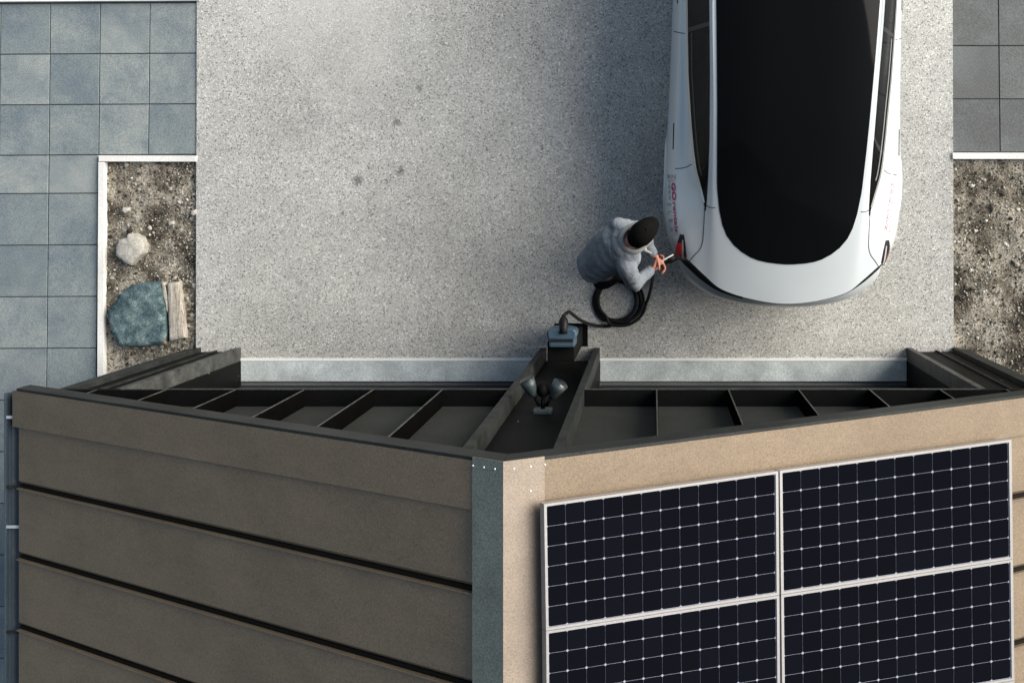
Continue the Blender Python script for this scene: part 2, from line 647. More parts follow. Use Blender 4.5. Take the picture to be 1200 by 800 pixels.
def pier(ua, ub, za, fl_a=True, fl_b=True, top=HL, depth=.32, mid=None):
    xa, xb = gx(ua), gx(ub)
    p = MB()
    p.box(xa + .002, xb - .002, YF - depth, YF - DEP, 0, top)
    o = gp('pier', p, m_black)
    for (x0, x1, on) in ((xa, xa + FL, fl_a), (xb - FL, xb, fl_b)):
        if on:
            inner = (ua < 500 and x0 > xa) or (ua > 900 and x0 == xa)
            gp('flange', MB().box(x0, x1, YF - DEP + .001, YF, 0, za(x0, x1)), m_line if inner else m_flange, o)
    return o


# corner piers
pier(uL, iL, lambda a, b: HL, True, True)
pier(iR, uR, lambda a, b: HL, True, True)
for ua, ub in ((uL, iL), (iR, uR)):
    xm = gx(.5 * (ua + ub)) + (.03 if ua > 600 else -.02)
    gp('pier_board', MB().box(gx(ua) + FL + .003, gx(ub) - FL - .003, YF - DEP + .002, YF - .035, 0, HL - .002), m_black)
    gp('pier_fillet', MB().box(xm, xm + .012, YF - .034, YF - .020, 0, HL - .002), m_flange)
# corner cladding returns beyond the piers
gp('corner_board', MB().box(gx(uL) - .075, gx(uL) - .003, YF - .07, YF - .012, 0, HE - .12), m_trimgrey)
gp('corner_board', MB().box(gx(uR) + .003, gx(uR) + .075, YF - .07, YF - .012, 0, HE - .12), m_trimgrey)
# middle pier runs up into the gable
pier(pL, pR, lambda a, b: roof_z(.5 * (a + b)) - .14)
gp('pier_board', MB().box(gx(pL) + FL + .002, gx(pR) - FL - .002, YF - DEP + .001, YF - DEP + .006, HL + .001, roof_z(gx(pR)) - .16), m_black)
# lintel ledge
gp('lintel', MB().box(gx(uL), gx(pL), YF - .24, YF - .002, HL + .002, HL + .045), m_black)
gp('lintel', MB().box(gx(pR), gx(uR), YF - .24, YF - .002, HL + .002, HL + .045), m_black)
gp('lintel_edge', MB().box(gx(iL) , gx(pL) - .002, YF - .0015, YF + .004, HL + .030, HL + .048), m_line)
gp('lintel_edge', MB().box(gx(pR) + .002, gx(iR), YF - .0015, YF + .004, HL + .030, HL + .048), m_line)
# recessed gable board
zb = HL + .046
tri = [(gx(uL) + .004, zb), (gx(uR) - .004, zb), (gx(uR) - .004, roof_z(gx(uR)) - .06), (XR, HR - .06), (gx(uL) + .004, roof_z(gx(uL)) - .06)]
mb = MB()
y0, y1 = YF - DEP - .03, YF - DEP
nn = len(tri)
mb.add([(x, y1, z) for x, z in tri] + [(x, y0, z) for x, z in tri],
       [tuple(range(nn))[::-1], tuple(range(nn, 2 * nn))] + [(i, (i + 1) % nn, nn + (i + 1) % nn, nn + i) for i in range(nn)])
gp('gable_board', mb, m_panel)
# upright fins
for ug in (262, 324.5, 387.2, 449.5, 511.8, 574.3, 768.5, 833.5, 897, 961.3, 1025, 1085):
    x = gx(ug)
    zt = roof_z(x) - .10
    if zt > zb + .05:
        f = gp('fin', MB().box(x - .006, x + .006, YF - DEP + .001, YF - .004, zb + .001, zt), m_fin)
        gp('fin_edge', MB().box(x - .0042, x + .0042, YF - .0035, YF + .0005, zb + .003, zt - .002), m_line, f)
# barge boards under the verge
for sgn, xe in ((-1, XEL), (1, XER)):
    y0, y1 = YV + .001, YV + .016
    th = .16
    xa = XR
    pts = []
    for (x, zt) in ((xa + sgn * .001, roof_z(xa)), (xe, roof_z(xe))):
        pts.append((x, zt + .004))
    (xa_, za_), (xb_, zb_) = pts
    q = [(xa_, za_ - th), (xb_, zb_ - th), (xb_, zb_), (xa_, za_)]
    if sgn < 0: q = q[::-1]
    mb = MB()
    mb.add([(x, y1, z) for x, z in q] + [(x, y0, z) for x, z in q],
           [(0, 3, 2, 1)[::1], (4, 5, 6, 7), (0, 1, 5, 4), (1, 2, 6, 5), (2, 3, 7, 6), (3, 0, 4, 7)])
    gp('barge_board', mb, m_trimgrey)
# walls
for x0, x1 in ((gx(uL), gx(uL) + .12), (gx(uR) - .12, gx(uR))):
    gp('wall', MB().box(x0, x1, YB + .1, YF - .325, 0, HE - .03), m_wall)
mb = MB()
tri = [(gx(uL) + .125, 0), (gx(uR) - .125, 0), (gx(uR) - .125, HE - .08), (XR, HR - .12), (gx(uL) + .125, HE - .08)]
mb.add([(x, YB + .22, z) for x, z in tri] + [(x, YB + .1, z) for x, z in tri],
       [tuple(range(5))[::-1], tuple(range(5, 10))] + [(i, (i + 1) % 5, 5 + (i + 1) % 5, 5 + i) for i in range(5)])
gp('wall', mb, m_wall)
# pale threshold strips and floor
YT0, YT1 = gy(422.6), gy(446.5)
structure('garage_floor', MB().box(gx(uL) + .13, gx(uR) - .13, YB + .23, YT1, -.1, .004), m_floor)
for ua, ub in ((iL, pL), (pR, iR)):
    gp('threshold', MB().box(gx(ua) + .001, gx(ub) - .001, YT1 + .001, YT0 + .001, -.1, .022), m_thresh, bevel=.004)
    gp('threshold_lit_edge', MB().box(gx(ua) + .001, gx(ub) - .001, YT0 + .002, YT0 + .024, -.1, .026), m_lit_edge)  # white strip painting the lit front edge of the threshold
# sectional doors set back behind the lintel
for ua, ub in ((iL, pL), (pR, iR)):
    d = MB()
    nseg = 4
    for k in range(nseg):
        z0 = .03 + k * (HL - .03) / nseg
        d.box(gx(ua) + .01, gx(ub) - .01, YT1 - .07, YT1 - .03, z0, z0 + (HL - .03) / nseg - .008)
    o = gp('garage_door', d, m_door, bevel=.004)
    gp('handle', MB().box(gx(.5 * (ua + ub)) - .08, gx(.5 * (ua + ub)) + .08, YT1 - .029, YT1 - .005, .32, .345), m_flange, o)

# roof slopes: sheet + verge flashing + standing seams in one mesh per slope
YFL = gy(402 + 31.5)              # inner edge of the verge flashing
SEAMS = [gy(v) for v in [246.5 + 240 + 61.6 * k for k in range(0, 9)]]
CAPW = .145                       # ridge cap half width (horizontal)


SEAM_SHADES = []


def slope(sgn):
    xe = XEL if sgn < 0 else XER
    nrm = Vector((sgn * SL, 0, 1)).normalized()
    mb = MB()

    def strip(x0, x1, ya, yb, off0, off1):
        """slab lying on the slope between offsets along its normal"""
        vs = []
        for off in (off0, off1):
            for (x, y) in ((x0, ya), (x1, ya), (x1, yb), (x0, yb)):
                p = Vector((x, y, roof_z(x))) + nrm * off
                vs.append(p)
        if x0 > x1:
            vs = [vs[1], vs[0], vs[3], vs[2], vs[5], vs[4], vs[7], vs[6]]
        mb.hexa(vs)
    xr = XR + sgn * .004
    GAP = .032
    ys = [y for y in SEAMS if y > YB + .05]
    edges = [YFL] + sum([[y + GAP + .012, y] for y in ys], []) + [YB]
    for k in range(0, len(edges), 2):
        strip(xr, xe, edges[k + 1], edges[k], -.07, -.012)
        if k < len(edges) - 2:                                 # rolled-down edge above each joint
            ye = edges[k + 1]
            vs = []
            for off in (-.06, -.0118):
                for (x, y, o2) in ((XR + sgn * CAPW * .98, ye - .020, -.020), (xe, ye - .020, -.020), (xe, ye - .0005, 0), (XR + sgn * CAPW * .98, ye - .0005, 0)):
                    vs.append(Vector((x, y, roof_z(x))) + nrm * (off + (o2 if off > -.05 else 0)))
            if sgn < 0:
                vs = [vs[1], vs[0], vs[3], vs[2], vs[5], vs[4], vs[7], vs[6]]
            mb.hexa(vs)
        if k:                                                  # upturned lip of each sheet
            strip(XR + sgn * CAPW * .98, xe, edges[k] - .007, edges[k] - .0005, -.0115, .004)
    strip(xr, xe + sgn * .035, YFL + .001, YV, -.04, .006)     # verge flashing stands proud and reaches over the eave
    jm = MB()
    main = mb
    for y in ys:                                               # black strip painting shade into the bottom of each channel
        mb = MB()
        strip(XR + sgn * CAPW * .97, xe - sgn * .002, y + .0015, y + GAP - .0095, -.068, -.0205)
        SEAM_SHADES.append(mb)
    mb = main
    return gp('roof_slope', mb, m_roof)


for s_ in (-1, 1):
    SEAM_SHADES.clear()
    rs_ = slope(s_)
    for jm in SEAM_SHADES:
        gp('seam_shade_strip', jm, m_seamshade, rs_)
# ridge cap: one folded sheet
nl, nr_ = Vector((-SL, 0, 1)).normalized(), Vector((SL, 0, 1)).normalized()
sec = []
for off in (.008, .013):
    row = []
    for x, nv in ((XR - CAPW, nl), (XR, Vector((0, 0, 1.19))), (XR + CAPW * 1.15, nr_)):
        row.append(Vector((x, 0, roof_z(x))) + nv * off)
    sec.append(row)
y0, y1 = YB, YV + .018
caps = []
for k in (0, 1):
    mb = MB()
    ps = [sec[0][k], sec[0][k + 1], sec[1][k + 1], sec[1][k]]
    q0 = [Vector((p.x, y0, p.z)) for p in ps]; q1 = [Vector((p.x, y1, p.z)) for p in ps]
    mb.add(q0 + q1, [(0, 4, 5, 1), (2, 6, 7, 3), (0, 1, 2, 3), (7, 6, 5, 4)])
    caps.append(gp('ridge_cap', mb, (m_cap_grey, m_cap)[k]))
for u in (554, 568, 582, 600, 618, 634, 618.01):
    sgn = -1 if u < 590 else 1
    x = XR + (u - 590.5) / (S * 1.85)
    pp = Vector((x, YV + (.0 if u != 618.01 else -.11) - .02, roof_z(x))) + (nl if sgn < 0 else nr_) * .013
    gp('screw', MB().ellipsoid(pp, 0.0055, .0055, .004, n=10, m=6), m_screw, caps[0 if sgn < 0 else 1], smooth=True)

# gutters with clips along both eaves
for sgn, xe in ((-1, XEL), (1, XER)):
    mb = MB()
    xc = xe + sgn * .036
    ze = roof_z(xe) - .075
    prof = []
    for k in range(9):
        a = math.pi * k / 8
        prof.append((xc + .058 * math.cos(a), ze - .058 * math.sin(a) + .03))
    inner = [(xc + .050 * math.cos(math.pi * k / 8), ze - .050 * math.sin(math.pi * k / 8) + .03) for k in range(8, -1, -1)]
    loop = prof + inner
    nn = len(loop)
    vs = [(x, YV - .02, z) for x, z in loop] + [(x, YB, z) for x, z in loop]
    mb.add(vs, [(i, (i + 1) % nn, nn + (i + 1) % nn, nn + i) for i in range(nn)] + [tuple(range(nn))[::-1], tuple(range(nn, 2 * nn))])
    # rolled front bead
    mb.tube([(xc + sgn * .060, YV - .02, ze + .03), (xc + sgn * .060, YB, ze + .03)], .008, 8)
    gut = gp('gutter', mb, m_gutter)
    for v in (490, 572, 619, 743):
        rr = 1.345
        y = -(v - V0) / rr / S
        gp('gutter_clip', MB().box(xc - .052, xc + .052, y - .009, y + .009, ze + .031, ze + .036), m_galv if v in (490, 619) else m_trimgrey, gut)

# ------------------------------------------------------------------ solar panels on the right slope
CAMP = Vector((0, 0, H))


def on_roof(u, v, off=.09):
    """point of the right slope (raised by off along its normal) seen at (u, v)"""
    nrm = Vector((SL, 0, 1)).normalized()
    p0 = Vector((XR, 0, HR)) + nrm * off
    d = Vector(((u - U0) / F, (V0 - v) / F, -1.0))
    t = (p0 - CAMP).dot(nrm) / d.dot(nrm)
    return CAMP + d * t


PU = [[636.8, 911.8, 912.9, 1185.0], [639.2, 913.0, 914.6, 1186.8], [640.6, 914.2, 916.2, 1188.5], [642.0, 915.4, 917.8, 1190.3]]
PVv = [[590.0, 551.2, 550.9, 514.2], [738.6, 696.6, 696.3, 654.6], [887.5, 842.0, 841.6, 796.5], [1036, 988, 987, 938]]
lab = {(0, 0): 'dark solar panel next to the ridge, nearest the gable edge, left of the pair',
       (0, 1): 'dark solar panel nearest the gable edge on the eave side, its whole outline in view',
       (1, 0): 'solar panel beside the ridge in the second row from the gable edge',
       (1, 1): 'dark solar panel in the second row from the gable on the eave side',
       (2, 1): 'solar panel of the third row, only a sliver of it in view'}
nrmR = Vector((SL, 0, 1)).normalized()
for (r_, c_), lb in lab.items():
    q = [(PU[r_][2 * c_], PVv[r_][2 * c_]), (PU[r_][2 * c_ + 1], PVv[r_][2 * c_ + 1]),
         (PU[r_ + 1][2 * c_ + 1], PVv[r_ + 1][2 * c_ + 1]), (PU[r_ + 1][2 * c_], PVv[r_ + 1][2 * c_])]
    gap = .3

    def bil(a, b):              # a along the slope, b down the picture, both 0..1
        u = (q[0][0] * (1 - a) + q[1][0] * a) * (1 - b) + (q[3][0] * (1 - a) + q[2][0] * a) * b
        v = (q[0][1] * (1 - a) + q[1][1] * a) * (1 - b) + (q[3][1] * (1 - a) + q[2][1] * a) * b
        return u, v
    W_, H_ = 272.0, 146.0

    def P(a, b, off):
        return on_roof(*bil(a, b)) + nrmR * off
    ctr = P(.5, .5, -.05)
    sp = thing('solar_panel', lb, 'solar panel', ctr, group='solar panels on the roof')
    f = MB()
    ea, eb = gap / W_, gap / H_
    fa, fb = 3.3 / W_, 3.3 / H_
    for (a0, a1, b0, b1) in ((ea, 1 - ea, eb, fb), (ea, 1 - ea, 1 - fb, 1 - eb), (ea, fa, fb, 1 - fb), (1 - fa, 1 - ea, fb, 1 - fb)):
        f.hexa([P(a0, b1, -.036), P(a1, b1, -.036), P(a1, b0, -.036), P(a0, b0, -.036),
                P(a0, b1, .004), P(a1, b1, .004), P(a1, b0, .004), P(a0, b0, .004)])
    f.build('panel_frame', m_frame, sp, org=ctr)
    MB().hexa([P(fa, 1 - fb, -.02), P(1 - fa, 1 - fb, -.02), P(1 - fa, fb, -.02), P(fa, fb, -.02),
               P(fa, 1 - fb, -.004), P(1 - fa, 1 - fb, -.004), P(1 - fa, fb, -.004), P(fa, fb, -.004)]).build('backsheet', m_back, sp, org=ctr)
    cm = MB()
    m0a, m0b = (fa + .5 / W_), (fb + .4 / H_)
    for i in range(12):
        for j in range(6):
            a0 = m0a + (1 - 2 * m0a) * i / 12; a1 = m0a + (1 - 2 * m0a) * (i + 1) / 12
            b0 = m0b + (1 - 2 * m0b) * j / 6; b1 = m0b + (1 - 2 * m0b) * (j + 1) / 6
            ga, gb = .17 / W_, .17 / H_
            ca, cb = 1.6 / W_, 1.6 / H_
            a0 += ga; a1 -= ga; b0 += gb; b1 -= gb
            pts = [(a0 + ca, b0), (a1 - ca, b0), (a1, b0 + cb), (a1, b1 - cb), (a1 - ca, b1), (a0 + ca, b1), (a0, b1 - cb), (a0, b0 + cb)]
            cm.add([P(a, b, -.0028) for a, b in pts][::-1], [tuple(range(8))])
    cm.build('cells', m_cell, sp, org=ctr)
    for a in (.12, .88):
        MB().hexa([P(a - .004, .95, -.08), P(a + .004, .95, -.08), P(a + .004, .05, -.08), P(a - .004, .05, -.08),
                   P(a - .004, .95, -.037), P(a + .004, .95, -.037), P(a + .004, .05, -.037), P(a - .004, .05, -.037)]).build('mounting_rail', m_frame, sp, org=ctr)

# ------------------------------------------------------------------ stones and wood in the left bed
m_stone = grain('pale_limestone', (.40, .38, .345), .85, fine=60, amt=.3, blotch=14, bamt=.22, bump=.3)
m_slate = mat('blue_green_slate', rough=.7, spec=.35)
n = N(m_slate)
a = n.noise(9, 6, .7); b = n.noise(90, 3, .7)
base = n.ramp(a, [(.34, (.016, .034, .043)), (.47, (.055, .095, .108)), (.58, (.12, .17, .178)), (.68, (.25, .30, .29))])
n.color(n.mix(1.0, base, n.ramp(b, [(.32, .45), (.68, 1.7)]), 'MULTIPLY')); n.bump(b, .9, .008)
m_wood = mat('weathered_wood', rough=.85, spec=.2)
n = N(m_wood)
a = n.noise(30, 4, .65, co=n.scaled((2.2, .22, 1)), dist=.8); b = n.noise(60, 3)
base = n.ramp(a, [(.3, (.20, .165, .13)), (.5, (.40, .36, .31)), (.7, (.58, .545, .49))])
n.color(n.mix(1.0, base, n.ramp(b, [(.3, .75), (.6, 1.1)]), 'MULTIPLY')); n.bump(a, .5, .006)


def rock(name, outline, z0, z1, m, label, cat, jit=.004, top=.82, dome=.012, group=None):
    """stone slab from an outline in photo pixels: ragged rim, chipped shoulder, uneven top"""
    pts = []
    k = len(outline)
    for i in range(k):
        a, b = Vector(outline[i]), Vector(outline[(i + 1) % k])
        nseg = max(2, int((b - a).length / 3))
        for j in range(nseg):
            p = a.lerp(b, j / nseg)
            w = G(p.x, p.y, z1)
            pts.append((w.x + random.uniform(-jit, jit) * .5, w.y + random.uniform(-jit, jit) * .5))
    if sum(pts[i][0] * pts[(i + 1) % len(pts)][1] - pts[(i + 1) % len(pts)][0] * pts[i][1] for i in range(len(pts))) < 0:
        pts = pts[::-1]
    c = Vector((sum(p[0] for p in pts) / len(pts), sum(p[1] for p in pts) / len(pts)))
    nn = len(pts)
    vs, fs = [], []
    levels = [(1.0, z0, 0), (1.0, z0 + (z1 - z0) * .6, 1), (.965, z1, 1), (top, z1 + dome * .5, 1), (.55, z1 + dome * .8, 1), (.25, z1 + dome, 1)]
    for sc, z, jz in levels:
        for p in pts:
            d = Vector(p) - c
            q = c + d * sc
            zz = z + (mnoise.noise((q.x * 12, q.y * 12, 2.2)) * dome * .35 if jz and sc < 1 else 0)
            vs.append((q.x, q.y, zz))
    for L in range(len(levels) - 1):
        for i in range(nn):
            j = (i + 1) % nn
            fs.append((L * nn + i, L * nn + j, (L + 1) * nn + j, (L + 1) * nn + i))
    m0 = (len(levels) - 1) * nn
    vs.append((c.x, c.y, levels[-1][1]))
    fs += [(m0 + i, m0 + (i + 1) % nn, len(vs) - 1) for i in range(nn)]
    fs.append(tuple(range(nn))[::-1])
    o = MB().add(vs, fs).build(name, m, smooth=False)
    for p_ in o.data.polygons:
        p_.use_smooth = abs(p_.normal.z) > .75
    return tag(o, label, cat, group)


rock('pale_stone', [(135, 290), (139, 281), (148, 278), (150, 273.5), (158, 273), (166, 278), (170, 288), (168, 297), (160, 304), (153, 311), (146, 309), (142, 304), (135, 300)],
     -.05, .055, m_stone, 'flat rounded pale stone lying on the soil of the left bed', 'stone', dome=.018)
rock('slate_slab', [(125, 371), (127, 360), (137, 351), (139, 344), (151, 335), (165, 331), (188, 330), (190, 345), (194.5, 362), (195, 385), (193, 404.5), (165, 406), (138, 405.5), (130, 391)],
     -.05, .06, m_slate, 'big blue green slate slab lying in the left bed', 'stone slab', dome=.008)
rock('wood_strip', [(188.6, 330), (192.2, 331), (196.8, 350), (196.8, 366), (195.6, 366), (194.9, 360), (190.6, 345)], -.05, .045, m_wood,
     'thin brown wood strip between the slate slab and the pale wooden block', 'wood', dome=.002)
rock('wooden_block', [(195.5, 331.5), (208.5, 329.5), (213, 360), (216.5, 396.5), (198.5, 400.5), (197, 365)], -.05, .05, m_wood,
     'weathered pale wooden block beside the slate slab', 'wood block', dome=.006)
rock('pale_pebble', [(144, 243), (151, 243), (151, 247), (146, 250), (142, 248)], -.03, .02, m_stone, 'beige pebble above the flat pale stone in the bed', 'pebble', dome=.008)
rock('pale_pebble', [(224, 247), (230, 245), (231, 250), (226, 253), (223, 251)], -.03, .02, m_stone, 'pale pebble against the driveway edge in the left bed', 'pebble', dome=.008)
rock('pale_pebble', [(197, 260), (202, 259), (203, 263), (198, 265)], -.03, .018, m_stone, 'small pale pebble in the middle of the left bed', 'pebble', dome=.006)
m_leaf = mat('orange_leaf', (.45, .16, .03), .7)
p = G(193.5, 401, .075)
lf = MB()
lf.add([(p.x - .02, p.y, .074), (p.x - .004, p.y + .012, .080), (p.x + .02, p.y + .002, .076), (p.x - .002, p.y - .012, .079), (p.x, p.y, .084)],
       [(0, 4, 1), (1, 4, 2), (2, 4, 3), (3, 4, 0)])
tag(lf.build('fallen_leaf', m_leaf), 'tiny orange leaf at the lower right corner of the slate slab', 'leaf')

# ------------------------------------------------------------------ charging post with blue box
m_blue = grain('blue_grey_plastic', (.036, .068, .100), .4, fine=60, amt=.12, bamt=.1, spec=.5)
m_blue_shaded = grain('blue_grey_plastic_shaded', (.030, .056, .084), .5, fine=60, amt=.12, bamt=.1, spec=.5)  # same plastic darkened, the shade on the box body put into its colour
m_rub = grain('black_rubber', (.008, .008, .009), .5, fine=70, amt=.2, spec=.18)
m_plug = grain('black_plug', (.008, .008, .009), .5, fine=70, amt=.2, spec=.15)
xc_, yc_ = gx(670), gy(391)
CH = thing('charging_post', 'black charging post with a blue grey charge box in front of the middle pier', 'charger', (xc_, yc_, 0))
co = CH.location.copy()
MB().box(gx(655.5), gx(683.5), gy(402.5), gy(381.5), 0, 1.13).build('post', m_black, CH, org=co, bevel=.006)
MB().box(gx(650), gx(689), gy(405.5), gy(378.5), .012, .022).build('base_plate', m_black, CH, org=co, bevel=.003)
# box: back body and an overhanging sloping front lid with rounded corners
def yat(v, h): return G(0, v, h).y
def xat(u, h): return G(u, 0, h).x
zt = 1.20
bx0, bx1 = xat(643.5, zt), xat(673.5, zt)
bo = MB().box(bx0, bx1, yat(407, zt), yat(396.5, zt), .93, zt).build('housing', m_blue_shaded, CH, org=co, bevel=.012)
lid = []
for (u, v) in ((642, 397.5), (641, 393), (640.5, 389), (643, 386.3), (648, 385), (658, 384.4), (667, 385), (673, 386.5), (675.8, 389.5), (675.5, 394), (673.5, 398)):
    lid.append(xat(u, 1.17) if False else (u, v))
lp = [G(u, v, 1.21) for u, v in lid]
poly = [(p.x, p.y) for p in lp]
if sum(poly[i][0] * poly[(i + 1) % len(poly)][1] - poly[(i + 1) % len(poly)][0] * poly[i][1] for i in range(len(poly))) < 0: poly = poly[::-1]
mb = MB(); mb.prism(poly, .98, 1.21, .012)
mb.build('front_cover', m_blue, CH, org=co)
MB().box(bx0 + .012, bx1 - .012, yat(400.6, zt), yat(398.0, zt), zt + .0005, zt + .004).build('seal', m_rub, CH, org=co)

# ------------------------------------------------------------------ cable: plug in the box, loop on the ground, handle in the hand
def smooth_path(pts, per=8):
    pts = [Vector(p) for p in pts]
    out = []
    for i in range(len(pts) - 1):
        p0, p1, p2, p3 = pts[max(i - 1, 0)], pts[i], pts[i + 1], pts[min(i + 2, len(pts) - 1)]
        for k in range(per):
            t = k / per
            out.append(.5 * ((2 * p1) + (p2 - p0) * t + (2 * p0 - 5 * p1 + 4 * p2 - p3) * t * t + (3 * p1 - p0 - 3 * p2 + p3) * t ** 3))
    out.append(pts[-1])
    return out


HANDLE_A = Vector((.035, -.462, .885))       # where the right hand grips
HANDLE_B = Vector((.175, -.395, .865))       # nose of the connector, in the car's port
CB = thing('charging_cable', 'black charging cable coiled on the driveway between the charge box and the bending person', 'cable', G(724, 354))
cbo = CB.location.copy()
pth = []
pth += [G(664.6, 366.5, 1.06), G(667.5, 365.2, .90), G(672, 369, .70), G(681, 375.5, .42), G(692, 380.0, .16), G(702, 381.8, .035), G(713, 382.0, .016)]
cx0, cy0 = 723.0, 354.0
def ring(rad, a0, a1, dx, dy, z0, z1, nseg=14):
    out = []
    for k in range(nseg + 1):
        a = R(a0 + (a1 - a0) * k / nseg)
        z = z0 + (z1 - z0) * k / nseg
        p = G(cx0 + dx + rad * math.cos(a), cy0 + dy - rad * math.sin(a) * .97, z)
        out.append(p)
    return out
pth += ring(27.5, -100, 235, 0, -1, .016, .030)
pth += ring(23.5, 250, 590, -1, -1.5, .034, .050, 16)
pth += ring(26.5, 605, 950, 4.5, -2.5, .055, .070, 16)
pth += ring(30.5, 965, 1075, 4, -2.0, .07, .05, 6)
pth += [G(759.5, 350, .10), G(763.5, 334, .35), G(765, 322, .62), Vector((-.01, -.50, .80)), HANDLE_A + Vector((-.025, -.014, -.012))]
MB().tube(smooth_path(pth, 5), .0135, 10).build('cable', m_rub, CB, smooth=True, org=cbo)
# plug on the box
pl = MB()
a = G(660.5, 391, 1.215); b = G(660.3, 369.5, 1.15)
d = (b - a)
pl.tube([a, a + d * .3, a + d * .45, a + d * .62, a + d * .8, a + d * 1.0], [.028, .030, .034, .036, .030, .012], 14)
pl.build('plug', m_plug, CB, smooth=True, org=cbo)
MB().tube([b, (b + pth[0]) * .5, pth[0]], [.013, .0125, .0138], 10).build('strain_relief', m_plug, CB, smooth=True, org=cbo)
# connector handle held in the hand
hm = MB()
d = HANDLE_B - HANDLE_A
hm.tube([HANDLE_A - d * .18, HANDLE_A, HANDLE_A + d * .35, HANDLE_A + d * .55, HANDLE_A + d * .62, HANDLE_A + d * 1.0], [.014, .019, .019, .024, .033, .031], 14)
hm.build('connector', m_plug, CB, smooth=True, org=cbo)
m_strip = mat('pale_grip_strip', (.55, .58, .57), .4)
hs = MB()
sd_ = Vector((-d.y, d.x, 0)).normalized()
hs.tube([HANDLE_A + sd_ * .012 + Vector((0, 0, .017)), HANDLE_A + d * .5 + sd_ * .018 + Vector((0, 0, .020)), HANDLE_A + d * .95 + sd_ * .022 + Vector((0, 0, .026))], [.006, .007, .006], 8)
hs.build('grip_strip', m_strip, CB, smooth=True, org=cbo)

# ------------------------------------------------------------------ security light on the middle pier
m_lampb = grain('grey_green_lamp_body', (.034, .048, .053), .45, fine=60, amt=.25, spec=.5)
m_lens = mat('dark_lens', (.02, .025, .03), .12, spec=.5)
zL = 2.55
SLt = thing('security_light', 'grey twin head security light with a round motion sensor on the middle pier', 'light', (gx(669), YF - DEP, zL))
so = SLt.location.copy()
yw = YF - DEP
MB().box(so.x - .058, so.x + .058, yw + .001, yw + .035, zL - .055, zL + .055).build('base', m_lampb, SLt, org=so, bevel=.010)
MB().tube([(so.x, yw + .03, zL), (so.x + .002, yw + .10, zL + .01)], .014, 10).build('arm', m_black, SLt, org=so, smooth=True)
MB().ellipsoid((so.x + .003, yw + .155, zL + .02), .042, .050, .055, n=18, m=12).build('sensor', m_black, SLt, org=so, smooth=True)
for sx, tgt in ((-1, (617, 445)), (1, (657, 449))):
    e = G(tgt[0], tgt[1], zL + .06)
    st = Vector((so.x + sx * .02, yw + .05, zL + .01))
    mid = st.lerp(e, .40)
    MB().tube([st, mid], .011, 10).build('arm', m_black, SLt, org=so, smooth=True)
    ax = (e - mid).normalized()
    L = (e - mid).length
    hd = MB().tube([mid - ax * .002, mid + ax * L * .12, mid + ax * L * .6, mid + ax * L], [.018, .028, .042, .050], 18).build('lamp_head', m_lampb, SLt, org=so, smooth=True)
    MB().tube([e - ax * .004, e + ax * .004], [.046, .045], 18).build('lens', m_lens, hd, org=so, smooth=True)

# ------------------------------------------------------------------ parked car
CAR_X, CAR_Y, CAR_RZ = .985, -.80, R(-1.62)
CAR = thing('parked_car', 'white car with a long black glass roof parked with its tail towards the garage', 'car', (CAR_X, CAR_Y, 0), CAR_RZ)
CM = Matrix.Translation((CAR_X, CAR_Y, 0)) @ Matrix.Rotation(CAR_RZ, 4, 'Z')
CI = CM.inverted()

m_paint = mat('white_paint', (.52, .56, .59), .30, 0, .5)
n = N(m_paint)
n.color(n.ramp(n.noise(2.5, 5, .6), [(.3, (.505, .545, .575)), (.7, (.525, .562, .588))]))
m_glass = mat('black_glass', (.004, .0045, .005), .06, 0, 0, spec=.07)
m_gap = mat('panel_gap', (.02, .022, .024), .8)
m_trimk = mat('black_trim', (.012, .012, .013), .35, spec=.35)
m_chrome = mat('satin_trim', (.42, .43, .44), .3, .7)
m_lampr = mat('red_lamp', (.80, .03, .045), .2, 0, .3)
m_lampw = mat('clear_lamp', (.45, .40, .42), .12, 0, .5)
m_tyre = grain('tyre_rubber', (.018, .018, .018), .8)
m_rim = mat('grey_rim', (.32, .33, .34), .35, .7)
m_head = mat('headlight_glass', (.25, .27, .3), .08, 0, 1)

